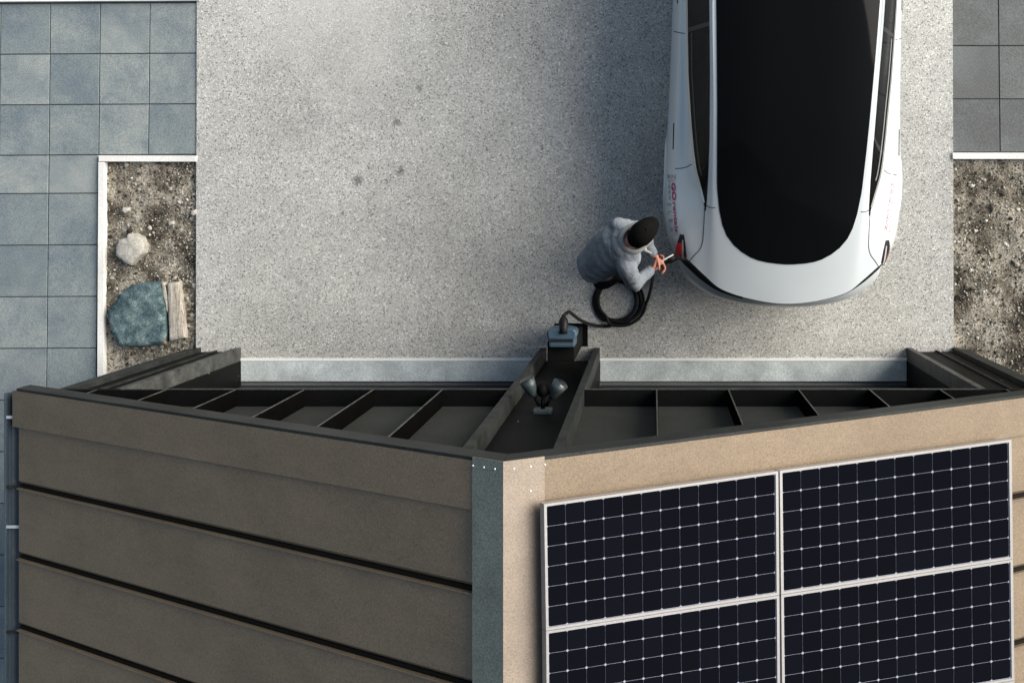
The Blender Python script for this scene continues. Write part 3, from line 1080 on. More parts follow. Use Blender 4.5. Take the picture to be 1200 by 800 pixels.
# control net: stations from the tail to the nose, half section from sill to centre line (x, y, z)
ST = [
 [(.66, .32, .30), (.76, .34, .40), (.81, .35, .62), (.77, .37, .84), (.725, .36, .93), (.60, .25, .965), (.47, .15, .985), (.25, .085, 1.005), (0, .057, 1.015)],
 [(.74, .58, .24), (.835, .58, .33), (.895, .58, .63), (.845, .58, .855), (.765, .57, .95), (.61, .50, 1.02), (.50, .44, 1.05), (.27, .39, 1.08), (0, .37, 1.09)],
 [(.78, .95, .20), (.875, .95, .30), (.925, .95, .64), (.865, .95, .865), (.755, .95, .965), (.605, .93, 1.12), (.535, .92, 1.165), (.29, .91, 1.215), (0, .90, 1.23)],
 [(.80, 1.5, .18), (.875, 1.5, .28), (.905, 1.5, .62), (.85, 1.5, .865), (.745, 1.5, .965), (.607, 1.5, 1.25), (.555, 1.5, 1.30), (.31, 1.5, 1.36), (0, 1.5, 1.375)],
 [(.80, 2.3, .18), (.87, 2.3, .28), (.895, 2.3, .60), (.85, 2.3, .86), (.79, 2.3, .95), (.635, 2.3, 1.32), (.59, 2.3, 1.37), (.33, 2.3, 1.43), (0, 2.3, 1.443)],
 [(.80, 2.9, .18), (.87, 2.9, .28), (.895, 2.9, .60), (.85, 2.9, .85), (.795, 2.9, .935), (.63, 2.86, 1.27), (.58, 2.84, 1.33), (.32, 2.86, 1.39), (0, 2.88, 1.405)],
 [(.80, 3.35, .18), (.875, 3.35, .28), (.90, 3.35, .60), (.855, 3.35, .83), (.79, 3.35, .91), (.68, 3.30, 1.07), (.63, 3.28, 1.11), (.34, 3.36, 1.16), (0, 3.40, 1.17)],
 [(.80, 3.75, .18), (.885, 3.75, .28), (.915, 3.75, .60), (.875, 3.75, .79), (.80, 3.75, .885), (.70, 3.74, .92), (.62, 3.73, .935), (.32, 3.78, .965), (0, 3.80, .97)],
 [(.76, 4.15, .20), (.86, 4.15, .30), (.90, 4.15, .58), (.85, 4.18, .73), (.77, 4.20, .80), (.66, 4.22, .835), (.56, 4.23, .85), (.30, 4.25, .875), (0, 4.26, .88)],
 [(.66, 4.36, .30), (.76, 4.35, .38), (.80, 4.35, .55), (.75, 4.40, .64), (.69, 4.43, .68), (.57, 4.50, .705), (.47, 4.545, .715), (.25, 4.61, .73), (0, 4.63, .735)],
]
net = np.array(ST)
full = np.concatenate([net * [1, 1, 1], net[:, -2::-1] * [-1, 1, 1]], 1)      # +x side ... centre ... -x side, 17 columns


def catmull(a, per):
    a = np.asarray(a, float)
    p = np.concatenate([2 * a[:1] - a[1:2], a, 2 * a[-1:] - a[-2:-1]], 0)
    out = []
    for i in range(len(a) - 1):
        p0, p1, p2, p3 = p[i], p[i + 1], p[i + 2], p[i + 3]
        for k in range(per):
            t = k / per
            out.append(.5 * (2 * p1 + (p2 - p0) * t + (2 * p0 - 5 * p1 + 4 * p2 - p3) * t * t + (3 * p1 - p0 - 3 * p2 + p3) * t ** 3))
    out.append(p[-2])
    return np.array(out)


PR, PC = 16, 8
g1 = catmull(full, PR)                                                  # rows
grid = catmull(np.swapaxes(g1, 0, 1), PC)                               # columns first
grid = np.swapaxes(grid, 0, 1)                                          # [row, col, 3]
NRW, NCL = grid.shape[:2]


def grid_mesh(name, g, keep, m, parent, smooth=True):
    """quads of a grid of points for which keep(row, col, centre) holds"""
    nr, nc = g.shape[:2]
    idx = -np.ones((nr, nc), int)
    vs, fs = [], []

    def vid(i, j):
        if idx[i, j] < 0:
            idx[i, j] = len(vs); vs.append(tuple(g[i, j]))
        return int(idx[i, j])
    for i in range(nr - 1):
        for j in range(nc - 1):
            c = (g[i, j] + g[i + 1, j] + g[i, j + 1] + g[i + 1, j + 1]) / 4
            if keep(i, j, c):
                fs.append((vid(i, j), vid(i, j + 1), vid(i + 1, j + 1), vid(i + 1, j)))
    return MB().add(vs, fs).build(name, m, parent, smooth=smooth)


AX = (.98, 3.855)
def arch(c):
    return abs(c[0]) > .55 and any((c[1] - a) ** 2 + (c[2] - .335) ** 2 < .365 ** 2 for a in AX)


K = lambda k: k * PC                         # column of control line k on the +x side
MIR = lambda k: NCL - 1 - K(k)
lid_row = int(1.85 * PR)
def is_lid(i, j): return i < lid_row and K(5) <= j < MIR(5)
def is_hood(i, j): return 7.0 * PR <= i < 9 * PR and K(4) <= j < MIR(4)
D1 = (1.06, 2.10); D2 = (2.10, 3.28)
def side_col(j): return (K(0) + 4 <= j < K(4)) or (MIR(4) <= j < MIR(0) - 4)
def door_of(i, j, c):
    if side_col(j) and not arch(c):
        for k, (a, b) in enumerate((D1, D2)):
            if a <= c[1] < b: return k + 1
    return 0


body = grid_mesh('body', grid, lambda i, j, c: not arch(c) and not is_lid(i, j) and not is_hood(i, j) and not door_of(i, j, c), m_paint, CAR)
grid_mesh('trunk_lid', grid, lambda i, j, c: is_lid(i, j), m_paint, CAR)
grid_mesh('hood', grid, lambda i, j, c: is_hood(i, j), m_paint, CAR)
doors = {}
for s_ in (1, -1):
    for k in (1, 2):
        doors[(s_, k)] = grid_mesh('door', grid, lambda i, j, c: door_of(i, j, c) == k and c[0] * s_ > 0, m_paint, CAR)

# bumpers: fascia grids from the tail (nose) contour downwards
def mirror_rows(rows):
    a = np.array(rows)
    return np.concatenate([a, a[:, -2::-1] * [-1, 1, 1]], 1)
RB_ = mirror_rows([
 [(.77, .37, .84), (.725, .36, .93), (.60, .25, .965), (.47, .15, .985), (.25, .085, 1.005), (0, .057, 1.015)],
 [(.775, .368, .80), (.715, .368, .90), (.592, .272, .935), (.462, .178, .952), (.246, .113, .968), (0, .085, .975)],
 [(.785, .36, .74), (.725, .345, .80), (.600, .245, .825), (.465, .155, .835), (.247, .095, .845), (0, .07, .85)],
 [(.795, .352, .67), (.75, .265, .70), (.62, .150, .715), (.47, .075, .72), (.25, .026, .725), (0, .012, .725)],
 [(.80, .35, .60), (.75, .228, .61), (.62, .122, .61), (.47, .052, .61), (.25, .012, .61), (0, .0, .61)],
 [(.775, .345, .45), (.74, .235, .45), (.61, .132, .45), (.465, .062, .45), (.25, .02, .45), (0, .008, .45)],
 [(.66, .32, .30), (.62, .28, .28), (.55, .22, .28), (.44, .15, .28), (.24, .11, .28), (0, .10, .28)]])
gb = np.swapaxes(catmull(np.swapaxes(catmull(RB_, 6), 0, 1), 10), 0, 1)
bumper = grid_mesh('bumper', gb, lambda i, j, c: not (i < 15 and abs(c[0]) > .30) and i < 33, m_paint, CAR)
for s_ in (1, -1):
    grid_mesh('tail_trim_shade', gb, lambda i, j, c: (i < 15 and c[0] * s_ > .30), m_trimk, CAR)  # black lamp trim that also paints the shade under the lid lip
grid_mesh('diffuser', gb, lambda i, j, c: i >= 33, m_trimk, CAR)
FB_ = mirror_rows([
 [(.75, 4.40, .64), (.69, 4.43, .68), (.57, 4.50, .705), (.47, 4.545, .715), (.25, 4.61, .73), (0, 4.63, .735)],
 [(.79, 4.36, .56), (.72, 4.46, .57), (.59, 4.55, .58), (.47, 4.61, .58), (.25, 4.67, .58), (0, 4.69, .58)],
 [(.77, 4.355, .42), (.70, 4.46, .42), (.57, 4.56, .42), (.46, 4.61, .42), (.25, 4.67, .42), (0, 4.68, .42)],
 [(.66, 4.36, .30), (.62, 4.42, .24), (.52, 4.50, .23), (.42, 4.55, .23), (.24, 4.60, .23), (0, 4.61, .23)]])
gf = np.swapaxes(catmull(np.swapaxes(catmull(FB_, 6), 0, 1), 8), 0, 1)
grid_mesh('bumper', gf, lambda i, j, c: True, m_paint, CAR)
MB().box(-.64, .64, .35, 4.32, .17, .20).build('underbody', m_trimk, CAR)
MB().box(-.60, .60, .45, 4.25, .21, .60).build('floor_pan', m_trimk, CAR)

# one surface for draping lines, glass and lettering
def surf_bvh(gs):
    vs, fs = [], []
    for g in gs:
        nr, nc = g.shape[:2]
        o = len(vs)
        vs += [tuple(p) for p in g.reshape(-1, 3)]
        for i in range(nr - 1):
            for j in range(nc - 1):
                a = o + i * nc + j
                fs.append((a, a + 1, a + nc + 1, a + nc))
    return BVHTree.FromPolygons(vs, fs)
BV = surf_bvh([grid, gb, gf])
CAML = CI @ CAMP


def drop(x, y):
    h = BV.ray_cast(Vector((x, y, 3)), Vector((0, 0, -1)))
    if h[0] is None:
        h = BV.find_nearest(Vector((x, y, .75)))
    nrm = h[1] if h[1].z > 0 else -h[1]
    return h[0], nrm


def on_car(u, v):
    """car-local surface point under photo pixel"""
    d = (CI.to_3x3() @ Vector(((u - U0) / F, (V0 - v) / F, -1))).normalized()
    h = BV.ray_cast(CAML, d)
    if h[0] is None:
        w = CI @ G(u, v, .85)
        return drop(w.x, w.y)
    nrm = h[1] if h[1].dot(d) < 0 else -h[1]
    return h[0], nrm


def interp(tab, y):
    ys = [t[0] for t in tab]
    return float(np.interp(y, ys, [t[1] for t in tab]))


def patch(name, rows, m, nx=12, off=.003, parent=CAR, sub=1, label=None):
    """sheet draped on the body: rows of (y, xa, xb) in car coordinates"""
    vs, fs = [], []
    for (y, xa, xb) in rows:
        for k in range(nx + 1):
            x = xa + (xb - xa) * k / nx
            p, nr = drop(x, y)
            vs.append(p + nr * off)
    for i in range(len(rows) - 1):
        for k in range(nx):
            a = i * (nx + 1) + k
            fs.append((a, a + 1, a + nx + 2, a + nx + 1))
    return MB().add(vs, fs).build(name, m, parent, smooth=True, label=label)


def seam(name, pts, r=.0032, parent=CAR, m=m_gap, sym=True, img=False):
    for s_ in ((1, -1) if sym else (1,)):
        path = []
        sp = smooth_path([(p[0], p[1], 0) for p in pts], 6)
        for p in sp:
            if img: q, nr = on_car(p.x, p.y)
            else: q, nr = drop(p.x * s_, p.y)
            path.append(q)
        MB().tube(path, r, 6).build(name, m, parent, smooth=True)


# black glass: rear window, roof, windscreen (half widths by distance from the tail)
GE = [(.355, .0), (.358, .06), (.366, .14), (.380, .21), (.40, .265), (.44, .335), (.49, .395), (.56, .45), (.64, .485), (.75, .512), (.915, .535), (1.2, .547), (1.5, .558), (1.9, .575), (2.3, .592), (2.6, .59), (2.84, .585)]
def grow(y): return interp(GE, y)
ys1 = [.355, .3565, .358, .361, .366, .372, .38, .39, .40, .42, .44, .465, .49, .525, .56, .60, .64, .70, .75] + list(np.linspace(.80, 1.523, 16))
patch('rear_window', [(y, -grow(y), grow(y)) for y in ys1], m_glass, 40)
patch('roof_glass', [(y, -grow(y), grow(y)) for y in np.linspace(1.5232, 2.80, 24)], m_glass, 40)
WS = [(2.804, .586), (3.0, .60), (3.3, .63), (3.6, .655), (3.70, .64)]
patch('cross_bar', [(y, -grow(y), grow(y)) for y in (1.50, 1.52, 1.54)], m_trimk, 40, .0018)
patch('windscreen', [(y, -interp(WS, y), interp(WS, y)) for y in np.linspace(2.804, 3.70, 20)], m_glass, 40)

# side windows
BELT = [(.735, -.612), (.79, -.624), (.90, -.652), (1.045, -.695), (1.2, -.718), (1.38, -.738), (1.77, -.772), (2.35, -.795), (2.9, -.80), (3.2, -.795), (3.42, -.775)]
INN = [(.735, -.610), (.79, -.605), (1.0, -.602), (1.24, -.603), (1.73, -.617), (2.3, -.640), (2.6, -.645), (2.86, -.648), (3.1, -.675), (3.42, -.773)]
bI = lambda y: interp(BELT, y)
iI = lambda y: interp(INN, y)
for s_ in (1, -1):
    a_ = patch('side_window', [(y, -s_ * bI(y), -s_ * iI(y)) for y in np.linspace(.735, 2.085, 40)], m_glass, 12)
    b_ = patch('side_window', [(y, -s_ * bI(y), -s_ * iI(y)) for y in np.linspace(2.115, 3.42, 36)], m_glass, 12)
    patch('window_pillar', [(y, -s_ * bI(y), -s_ * iI(y)) for y in (2.086, 2.10, 2.114)], m_trimk, 12)
    # bright strip under the windows and a black seal beside it
    patch('window_trim', [(y, -s_ * (bI(y) - .004), -s_ * (bI(y) + .011)) for y in np.linspace(.80, 3.40, 50)], m_chrome, 2, .0055)
    # quarter seal line inside the rear window
    patch('window_seal', [(y, -s_ * (bI(y) + .030), -s_ * (bI(y) + .040)) for y in np.linspace(1.0, 2.07, 24)], m_chrome if s_ > 0 else m_trimk, 2, .0045)

# panel gaps read off the left side, mirrored to the right
def loc(u, v):
    p, _ = on_car(u, v); return (-p.x, p.y)
lid_l = [loc(806, 306.5), loc(813, 300), loc(820, 292.5), loc(823.5, 283), loc(824.6, 270), loc(825.4, 256), loc(825.8, 243)]
seam('lid_gap', lid_l)
seam('roof_gap', [loc(826, 239), loc(830, 242), loc(834, 243.3), loc(838.5, 243.3)])
seam('door_gap', [loc(810.5, 192.5), loc(805, 195.5), loc(798, 197.3), loc(791.5, 197.6)])
seam('door_gap', [loc(802.5, 39.5), loc(796, 38.5), loc(789.5, 37.5)])
for s_ in (1, -1):
    for (a, b, k) in ((D1[1] + .22, D1[1] + .40, 2), (1.20, 1.40, 1)):
        path = []
        for y in np.linspace(a, b, 8):
            x0 = -loc(794, 10)[0] if k == 2 else -loc(789.5, 158)[0]
            q, nr = drop(-s_ * x0, y); path.append(q + nr * .001)
        MB().tube(path, .0055, 8).build('handle', m_trimk, doors[(s_, k)], smooth=True)
hood_l = [(.80, 3.74), (.795, 3.9), (.765, 4.18), (.69, 4.42)]
seam('hood_gap', hood_l)

# tail lamps
def lamp_rows(left, right, y0, y1, nseg=14):
    return [(y, interp(left, y), interp(right, y)) for y in np.linspace(y0, y1, nseg)]


def imgpoly(pts):
    return [loc(u, v) for u, v in pts]


LO = imgpoly([(792.0, 305.5), (790.5, 298), (793, 288), (796, 278), (797.0, 274.5)])       # outer edge
LI = imgpoly([(804.8, 308), (804.6, 300), (803.6, 288), (802.2, 278), (801.5, 274.5)])     # inner edge
lo = sorted([(y, x) for x, y in LO]); li = sorted([(y, x) for x, y in LI])
y0_, y1_ = max(lo[0][0], li[0][0]), min(lo[-1][0], li[-1][0])
for s_ in (1, -1):
    rows = [(y, s_ * interp(lo, y), s_ * interp(li, y)) for y in np.linspace(y0_ - .01, y1_, 18)]
    tl = patch('tail_light', rows, m_trimk, 10, .003)
    def sub(f0, f1, g0, g1):
        out = []
        for t in np.linspace(g0, g1, 12):
            y = y0_ + (y1_ - y0_) * t
            a, b = interp(lo, y), interp(li, y)
            out.append((y, s_ * (a + (b - a) * f0), s_ * (a + (b - a) * f1)))
        return out
    patch('red_lens', sub(.06, .62, .10, .66) if s_ < 0 else sub(.04, .20, .10, .5), m_lampr, 6, .007, tl)
    patch('clear_lens', sub(.64, .82, .06, .78), m_lampw, 4, .007, tl)
    # front lamps
    patch('headlight', [(y, s_ * xa, s_ * xb) for y, xa, xb in ((4.18, .84, .80), (4.26, .825, .70), (4.34, .79, .60), (4.40, .74, .58))], m_head, 8, .004)

# wheels, arches, mirrors
for s_ in (1, -1):
    for a in AX:
        t = MB()
        prof = [(.20, -.10), (.26, -.115), (.30, -.112), (.328, -.095), (.335, -.06), (.335, .06), (.328, .095), (.30, .112), (.26, .115), (.20, .10)]
        n_ = 40
        vs, fs = [], []
        for k in range(n_):
            an = 2 * math.pi * k / n_
            for (r, w) in prof:
                vs.append((s_ * (.775 + w), a + r * math.cos(an), .335 + r * math.sin(an)))
        npf = len(prof)
        for k in range(n_):
            for i in range(npf):
                j = (i + 1) % npf
                fs.append((k * npf + i, ((k + 1) % n_) * npf + i, ((k + 1) % n_) * npf + j, k * npf + j))
        w_ = bpy.data.objects.new('wheel', None); col.objects.link(w_); w_.parent = CAR
        MB().add(vs, fs).build('tyre', m_tyre, w_, smooth=True)
        rm = MB()
        rm.tube([(s_ * .80, a, .335), (s_ * .865, a, .335)], .05, 16)
        for q in range(10):
            an = 2 * math.pi * q / 10
            c_, sn = math.cos(an), math.sin(an)
            rm.tube([(s_ * .850, a + .03 * c_, .335 + .03 * sn), (s_ * .862, a + .20 * c_, .335 + .20 * sn)], .015, 6)
        pathr = [(s_ * .865, a + .213 * math.cos(2 * math.pi * q / 32), .335 + .213 * math.sin(2 * math.pi * q / 32)) for q in range(33)]
        rm.tube(pathr, .014, 6, caps=False)
        rm.build('rim', m_rim, w_, smooth=True)
        # liner and lip of the wheel opening
        ln = MB()
        vs, fs = [], []
        for q in range(25):
            an = math.pi * (-.12 + 1.24 * q / 24)
            for x in (.52, .80):
                vs.append((s_ * x, a + .375 * math.cos(an), .335 + .375 * math.sin(an)))
        for q in range(24):
            fs.append((2 * q, 2 * q + 1, 2 * q + 3, 2 * q + 2))
        ln.add(vs, fs)
        ln.build('wheel_arch', m_trimk, CAR, smooth=True)
        path = []
        for q in range(33):
            an = math.pi * (-.08 + 1.16 * q / 32)
            h = BV.ray_cast(Vector((s_ * 1.6, a + .372 * math.cos(an), .335 + .372 * math.sin(an))), Vector((-s_, 0, 0)))
            if h[0] is not None: path.append(h[0] - Vector((s_ * .006, 0, 0)))
        if len(path) > 4:
            MB().tube(path, .016, 8).build('arch_lip', m_paint, CAR, smooth=True)
    mr = MB().ellipsoid((s_ * 1.0, 3.12, .98), .11, .075, .07, n=18, m=10)
    o = mr.build('mirror', m_paint, CAR, smooth=True)
    MB().tube([(s_ * .80, 3.16, .93), (s_ * .95, 3.13, .95)], .022, 8).build('mirror_foot', m_trimk, o, smooth=True)


# lettering on the rear fenders
def text_mesh(body_txt, size, bold=0.0, spacing=1.0, shear=0.0):
    cu = bpy.data.curves.new('lettering', 'FONT')
    cu.body = body_txt; cu.size = size; cu.offset = bold; cu.space_character = spacing; cu.shear = shear
    cu.resolution_u = 3
    o = bpy.data.objects.new('lettering', cu); col.objects.link(o)
    dg = bpy.context.evaluated_depsgraph_get()
    me = bpy.data.meshes.new_from_object(o.evaluated_get(dg))
    bpy.data.objects.remove(o); bpy.data.curves.remove(cu)
    return me


m_magenta = mat('magenta_vinyl', (.42, .015, .13), .4)
m_greyv = mat('grey_vinyl', (.20, .24, .25), .4)
m_magenta2 = mat('magenta_vinyl_pale', (.48, .26, .32), .4)


def letter(txt, size, pA, pB, hgt, m, bold=0.0, shear=0.0, spacing=1.0, side=-1):
    """text running from car-local pA to pB (top view); tops point towards the roof"""
    me = text_mesh(txt, 1.0, bold, spacing, shear)
    xs = [v.co.x for v in me.vertices]; ysv = [v.co.y for v in me.vertices]
    x0, x1, y0, y1 = min(xs), max(xs), 0.0, max(ysv)
    a, b = Vector((pA[0], pA[1])), Vector((pB[0], pB[1]))
    d = b - a
    up = Vector((-side, 0))
    bm = bmesh.new(); bm.from_mesh(me)
    bmesh.ops.subdivide_edges(bm, edges=[e for e in bm.edges if e.calc_length() > .3], cuts=2)
    for v in bm.verts:
        q = a + d * ((v.co.x - x0) / (x1 - x0)) + up * hgt * (v.co.y - y0) / (y1 - y0)
        p, nr = drop(q.x, q.y)
        v.co = p + nr * .0035
    bm.to_mesh(me); bm.free()
    link_mesh('lettering', me, m, CAR)


def lp_(u, v):
    p, _ = on_car(u, v); return (p.x, p.y)
letter('Zı', 1, lp_(787.3, 204), lp_(786.8, 212.4), .030, m_magenta2, .0, side=-1)
letter('GO', 1, lp_(787.0, 214), lp_(788.2, 235), .030, m_magenta, .045, side=-1)
letter('rentals', 1, lp_(788.5, 237), lp_(791.5, 272), .024, m_magenta, .02, side=-1)
letter('green', 1, lp_(783.4, 204.5), lp_(784.0, 234), .012, m_greyv, .01, side=-1, spacing=1.2)
letter('ELBA', 1, lp_(782.2, 238), lp_(785.5, 272), .026, m_greyv, -.012, side=-1, spacing=1.9)
letter('ZıGO rentals', 1, lp_(1039.2, 270), lp_(1046.6, 214), .022, m_magenta2, .02, side=1)
letter('green ELBA', 1, lp_(1042.5, 272), lp_(1049.0, 214), .018, m_greyv, -.01, side=1, spacing=1.3)

# ------------------------------------------------------------------ person plugging the cable in
m_skin = mat('skin', (.46, .20, .145), .55, spec=.4)
m_denim = mat('grey_denim', rough=.9, spec=.15)
n = N(m_denim)
a = n.noise(160, 2, .7); b = n.noise(9, 4, .6)
base = n.mix(1.0, (.175, .195, .225), n.ramp(a, [(.3, .72), (.7, 1.25)]), 'MULTIPLY')
n.color(n.mix(1.0, base, n.ramp(b, [(.3, .86), (.7, 1.1)]), 'MULTIPLY'))
n.bump(n.noise(16, 4, .6, dist=1.2), .55, .02)
m_collar = grain('pale_collar_lining', (.29, .29, .285), .9, amt=.2, spec=.15)
m_trous = grain('black_trousers', (.008, .008, .010), .9, amt=.3, spec=.04)
m_cloth_k = grain('black_cap_cloth', (.0055, .0055, .0055), .9, amt=.3, spec=.02)
m_shoe = grain('dark_shoe', (.02, .02, .022), .6)
m_eye = mat('eye', (.05, .04, .035), .2)

PE = thing('person', 'person in grey denim jacket and black cap bending forward with a charging plug in hand', 'person', (-.34, -.38, 0))
po = PE.location.copy()
# joints (metres)
fw = Vector((.80, .60, 0)).normalized()          # facing, level
lf_ = Vector((-fw.y, fw.x, 0))                   # the person's left
pel = Vector((-.405, -.445, .90))
chest = Vector((-.275, -.350, 1.17))
shc = Vector((-.222, -.302, 1.285))
neck0 = Vector((-.175, -.275, 1.335))
headc = Vector((-.078, -.205, 1.42))
shL = Vector((-.245, -.165, 1.275)); shR = Vector((-.190, -.462, 1.275))
elL = Vector((-.085, -.190, 1.03)); wrL = Vector((.005, -.385, .895))
elR = Vector((-.135, -.590, 1.03)); wrR = Vector((-.012, -.492, .905))
hipL, hipR = pel + lf_ * .095, pel - lf_ * .095
knL = Vector((-.290, -.265, .50)); anL = Vector((-.36, -.255, .09))
knR = Vector((-.255, -.500, .50)); anR = Vector((-.335, -.520, .09))

bm_ = MB()
bm_.capsule(pel, chest, .10, .10, 18)
bm_.capsule(chest, shc, .10, .075, 18)
bm_.capsule(shL, shR, .055, .055, 14)
bm_.capsule(shc, neck0, .07, .058, 14)
bm_.capsule(neck0, headc - Vector((0, 0, .02)), .056, .056, 14)
for a, b, c in ((shL, elL, wrL), (shR, elR, wrR)):
    bm_.capsule(a, b, .052, .040, 14); bm_.capsule(b, c, .040, .027, 14)
for h, k, a in ((hipL, knL, anL), (hipR, knR, anR)):
    bm_.capsule(h, k, .082, .056, 14); bm_.capsule(k, a, .054, .038, 14)
    bm_.capsule(a - Vector((0, 0, .04)), a + Vector((.15, .06, -.055)), .036, .028, 12)
# head: skull, face, nose, jaw, ears; facing up-right and tilted down
hf = Vector((.66, .62, -.42)).normalized()
hl = Vector((-hf.y, hf.x, 0)).normalized()
hu = hf.cross(hl) * 1.0
hu = -hu if hu.z < 0 else hu
MH = Matrix((hf, hl, hu)).transposed()
def hp(f, l, u): return headc + hf * f + hl * l + hu * u
bm_.ellipsoid(hp(-.008, 0, .02), .098, .077, .098, MH, 24, 16)
bm_.ellipsoid(hp(.030, 0, -.045), .062, .056, .066, MH, 20, 12)
bm_.capsule(hp(.080, 0, .012), hp(.103, 0, -.028), .011, .015, 10)
bm_.capsule(hp(.078, -.022, -.066), hp(.078, .022, -.066), .010, .010, 8)
bm_.ellipsoid(hp(.070, 0, -.098), .024, .026, .02, MH, 12, 8)
bm_.capsule(hp(.080, -.042, .030), hp(.080, .042, .030), .010, .010, 8)
for q in (-1, 1):
    bm_.ellipsoid(hp(-.012, q * .081, -.018), .020, .011, .033, MH, 12, 8)


def hand(mb, w, d, s, nrm, grip):
    """wrist w, direction d, thumb side s, palm normal nrm; fingers closed round a handle"""
    d = d.normalized(); nrm = (nrm - d * nrm.dot(d)).normalized(); s = (s - d * s.dot(d) - nrm * s.dot(nrm)).normalized()
    mb.capsule(w - d * .015, w + d * .012, .024, .024, 12)
    for k in range(4):
        o_ = (.030, .010, -.010, -.029)[k]
        mb.capsule(w + d * .012 + s * o_ * .6, w + d * .082 + s * o_, .0135, .0115, 10)
    lens = ((.040, .025, .020), (.045, .029, .022), (.041, .027, .021), (.032, .021, .018))
    for k in range(4):
        o_ = (.033, .011, -.011, -.032)[k]
        p = w + d * (.086, .090, .087, .080)[k] + s * o_
        ang = 0
        for q in range(3):
            ang += (28, 52, 48)[q] * grip
            dr = d * math.cos(R(ang)) + nrm * math.sin(R(ang)) + s * (.10, .02, -.05, -.12)[k] * .5
            e = p + dr.normalized() * lens[k][q]
            r0 = (.0098, .0088, .0080)[q]
            mb.capsule(p, e, r0, r0 * .93, 10)
            p = e
    p = w + d * .024 + s * .026
    dr = (d * .55 + s * .62 + nrm * .45).normalized()
    e = p + dr * .040; mb.capsule(p, e, .0145, .0115, 10); p = e
    dr = (d * .72 + s * .15 + nrm * .65).normalized()
    e = p + dr * .032; mb.capsule(p, e, .0112, .010, 10); p = e
    dr = (d * .65 - s * .15 + nrm * .75).normalized()
    mb.capsule(p, p + dr * .024, .010, .0085, 10)


hd_ = (HANDLE_B - HANDLE_A).normalized()
# right hand: palm from the near side, closed round the handle
hand(bm_, wrR, Vector((.80, .36, -.30)), Vector((.2, .5, .8)), Vector((-.3, .75, -.45)), 1.0)
# left hand: supporting the handle from the far side, below
hand(bm_, wrL, Vector((.62, -.55, -.25)), Vector((.5, .4, .75)), Vector((-.45, -.55, .1)), .8)
bme = remeshed(bm_, 'body', .0048, 5, .5, org=po)
bo_ = link_mesh('body', bme, m_skin, PE)
for q in (-1, 1):
    MB().ellipsoid(hp(.079, q * .031, .008), .008, .012, .007, MH, 10, 8).build('eye', m_eye, PE, org=po, smooth=True)

# jacket: torso, hem and sleeves in one cloth surface
jk = MB()
up_t = (shc - pel).normalized()
def tor(c, a, b, rot=None):
    pass
Mt = Matrix((fw, lf_, Vector((0, 0, 1)))).transposed()
back = -fw
# ribs of ellipsoids from hem to shoulders, ever wider across the shoulders
stn = [(Vector((-.445, -.462, .93)), .130, .150, .085), (Vector((-.410, -.437, .99)), .130, .158, .10), (Vector((-.372, -.392, 1.07)), .138, .168, .10),
       (Vector((-.320, -.362, 1.14)), .138, .182, .10), (Vector((-.272, -.335, 1.20)), .135, .196, .10), (Vector((-.232, -.308, 1.262)), .120, .192, .085)]
for c_, rx, ry, rz in stn:
    jk.ellipsoid(c_, rx, ry, rz, Mt, 28, 14)
jk.capsule(shL, shR, .078, .078, 16)
jk.ellipsoid(Vector((-.205, -.292, 1.315)), .098, .14, .062, Mt, 20, 12)
jk.ellipsoid(Vector((-.180, -.272, 1.335)), .088, .10, .05, Mt, 20, 12)
# loose flared hem at the back
hem = [(-.528, -.405, .90), (-.535, -.440, .89), (-.522, -.475, .885), (-.50, -.52, .88)]
jk.capsule((-.520, -.440, .93), (-.480, -.530, .92), .035, .030, 12)
jk.capsule((-.530, -.428, .925), (-.505, -.455, .99), .028, .05, 12)
for a, b, c in ((shL, elL, wrL), (shR, elR, wrR)):
    m1 = a.lerp(b, .5)
    jk.capsule(a, m1, .078, .070, 16); jk.capsule(m1, b, .070, .060, 16)
    e = b.lerp(c, .86)
    jk.capsule(b, b.lerp(c, .45), .060, .052, 16); jk.capsule(b.lerp(c, .45), e, .052, .040, 16)
    # sleeve folds
    dv = (c - b).normalized()
    for t in (.12, .34, .55, .80):
        p = b.lerp(c, t)
        jk.ellipsoid(p, .018, .060 - .020 * t, .060 - .020 * t, dv.to_track_quat('X', 'Z').to_matrix(), 16, 8)
    p = a.lerp(b, .62)
    dv = (b - a).normalized()
    for t in (.35, .6, .85):
        jk.ellipsoid(a.lerp(b, t), .016, .074 - .010 * t, .074 - .010 * t, dv.to_track_quat('X', 'Z').to_matrix(), 16, 8)


def cloth_disp(co):
    w = co + po
    q = Vector((w.x * 9, w.y * 9, w.z * 7))
    return .011 * mnoise.noise(q) + .006 * mnoise.noise(q * 2.3 + Vector((3, 1, 7))) - .002


jme = remeshed(jk, 'jacket', .008, 5, .5, org=po, disp=cloth_disp)
jo = link_mesh('jacket', jme, m_denim, PE)


def on_body(me_o, path, dz=.004):
    bv = BVHTree.FromObject(me_o, bpy.context.evaluated_depsgraph_get())
    out = []
    for p in path:
        h = bv.ray_cast(Vector((p[0], p[1], 2.2)) - po, Vector((0, 0, -1)))
        out.append((h[0] + po + Vector((0, 0, dz))) if h[0] is not None else Vector((p[0], p[1], p[2] if len(p) > 2 else 1)))
    return out


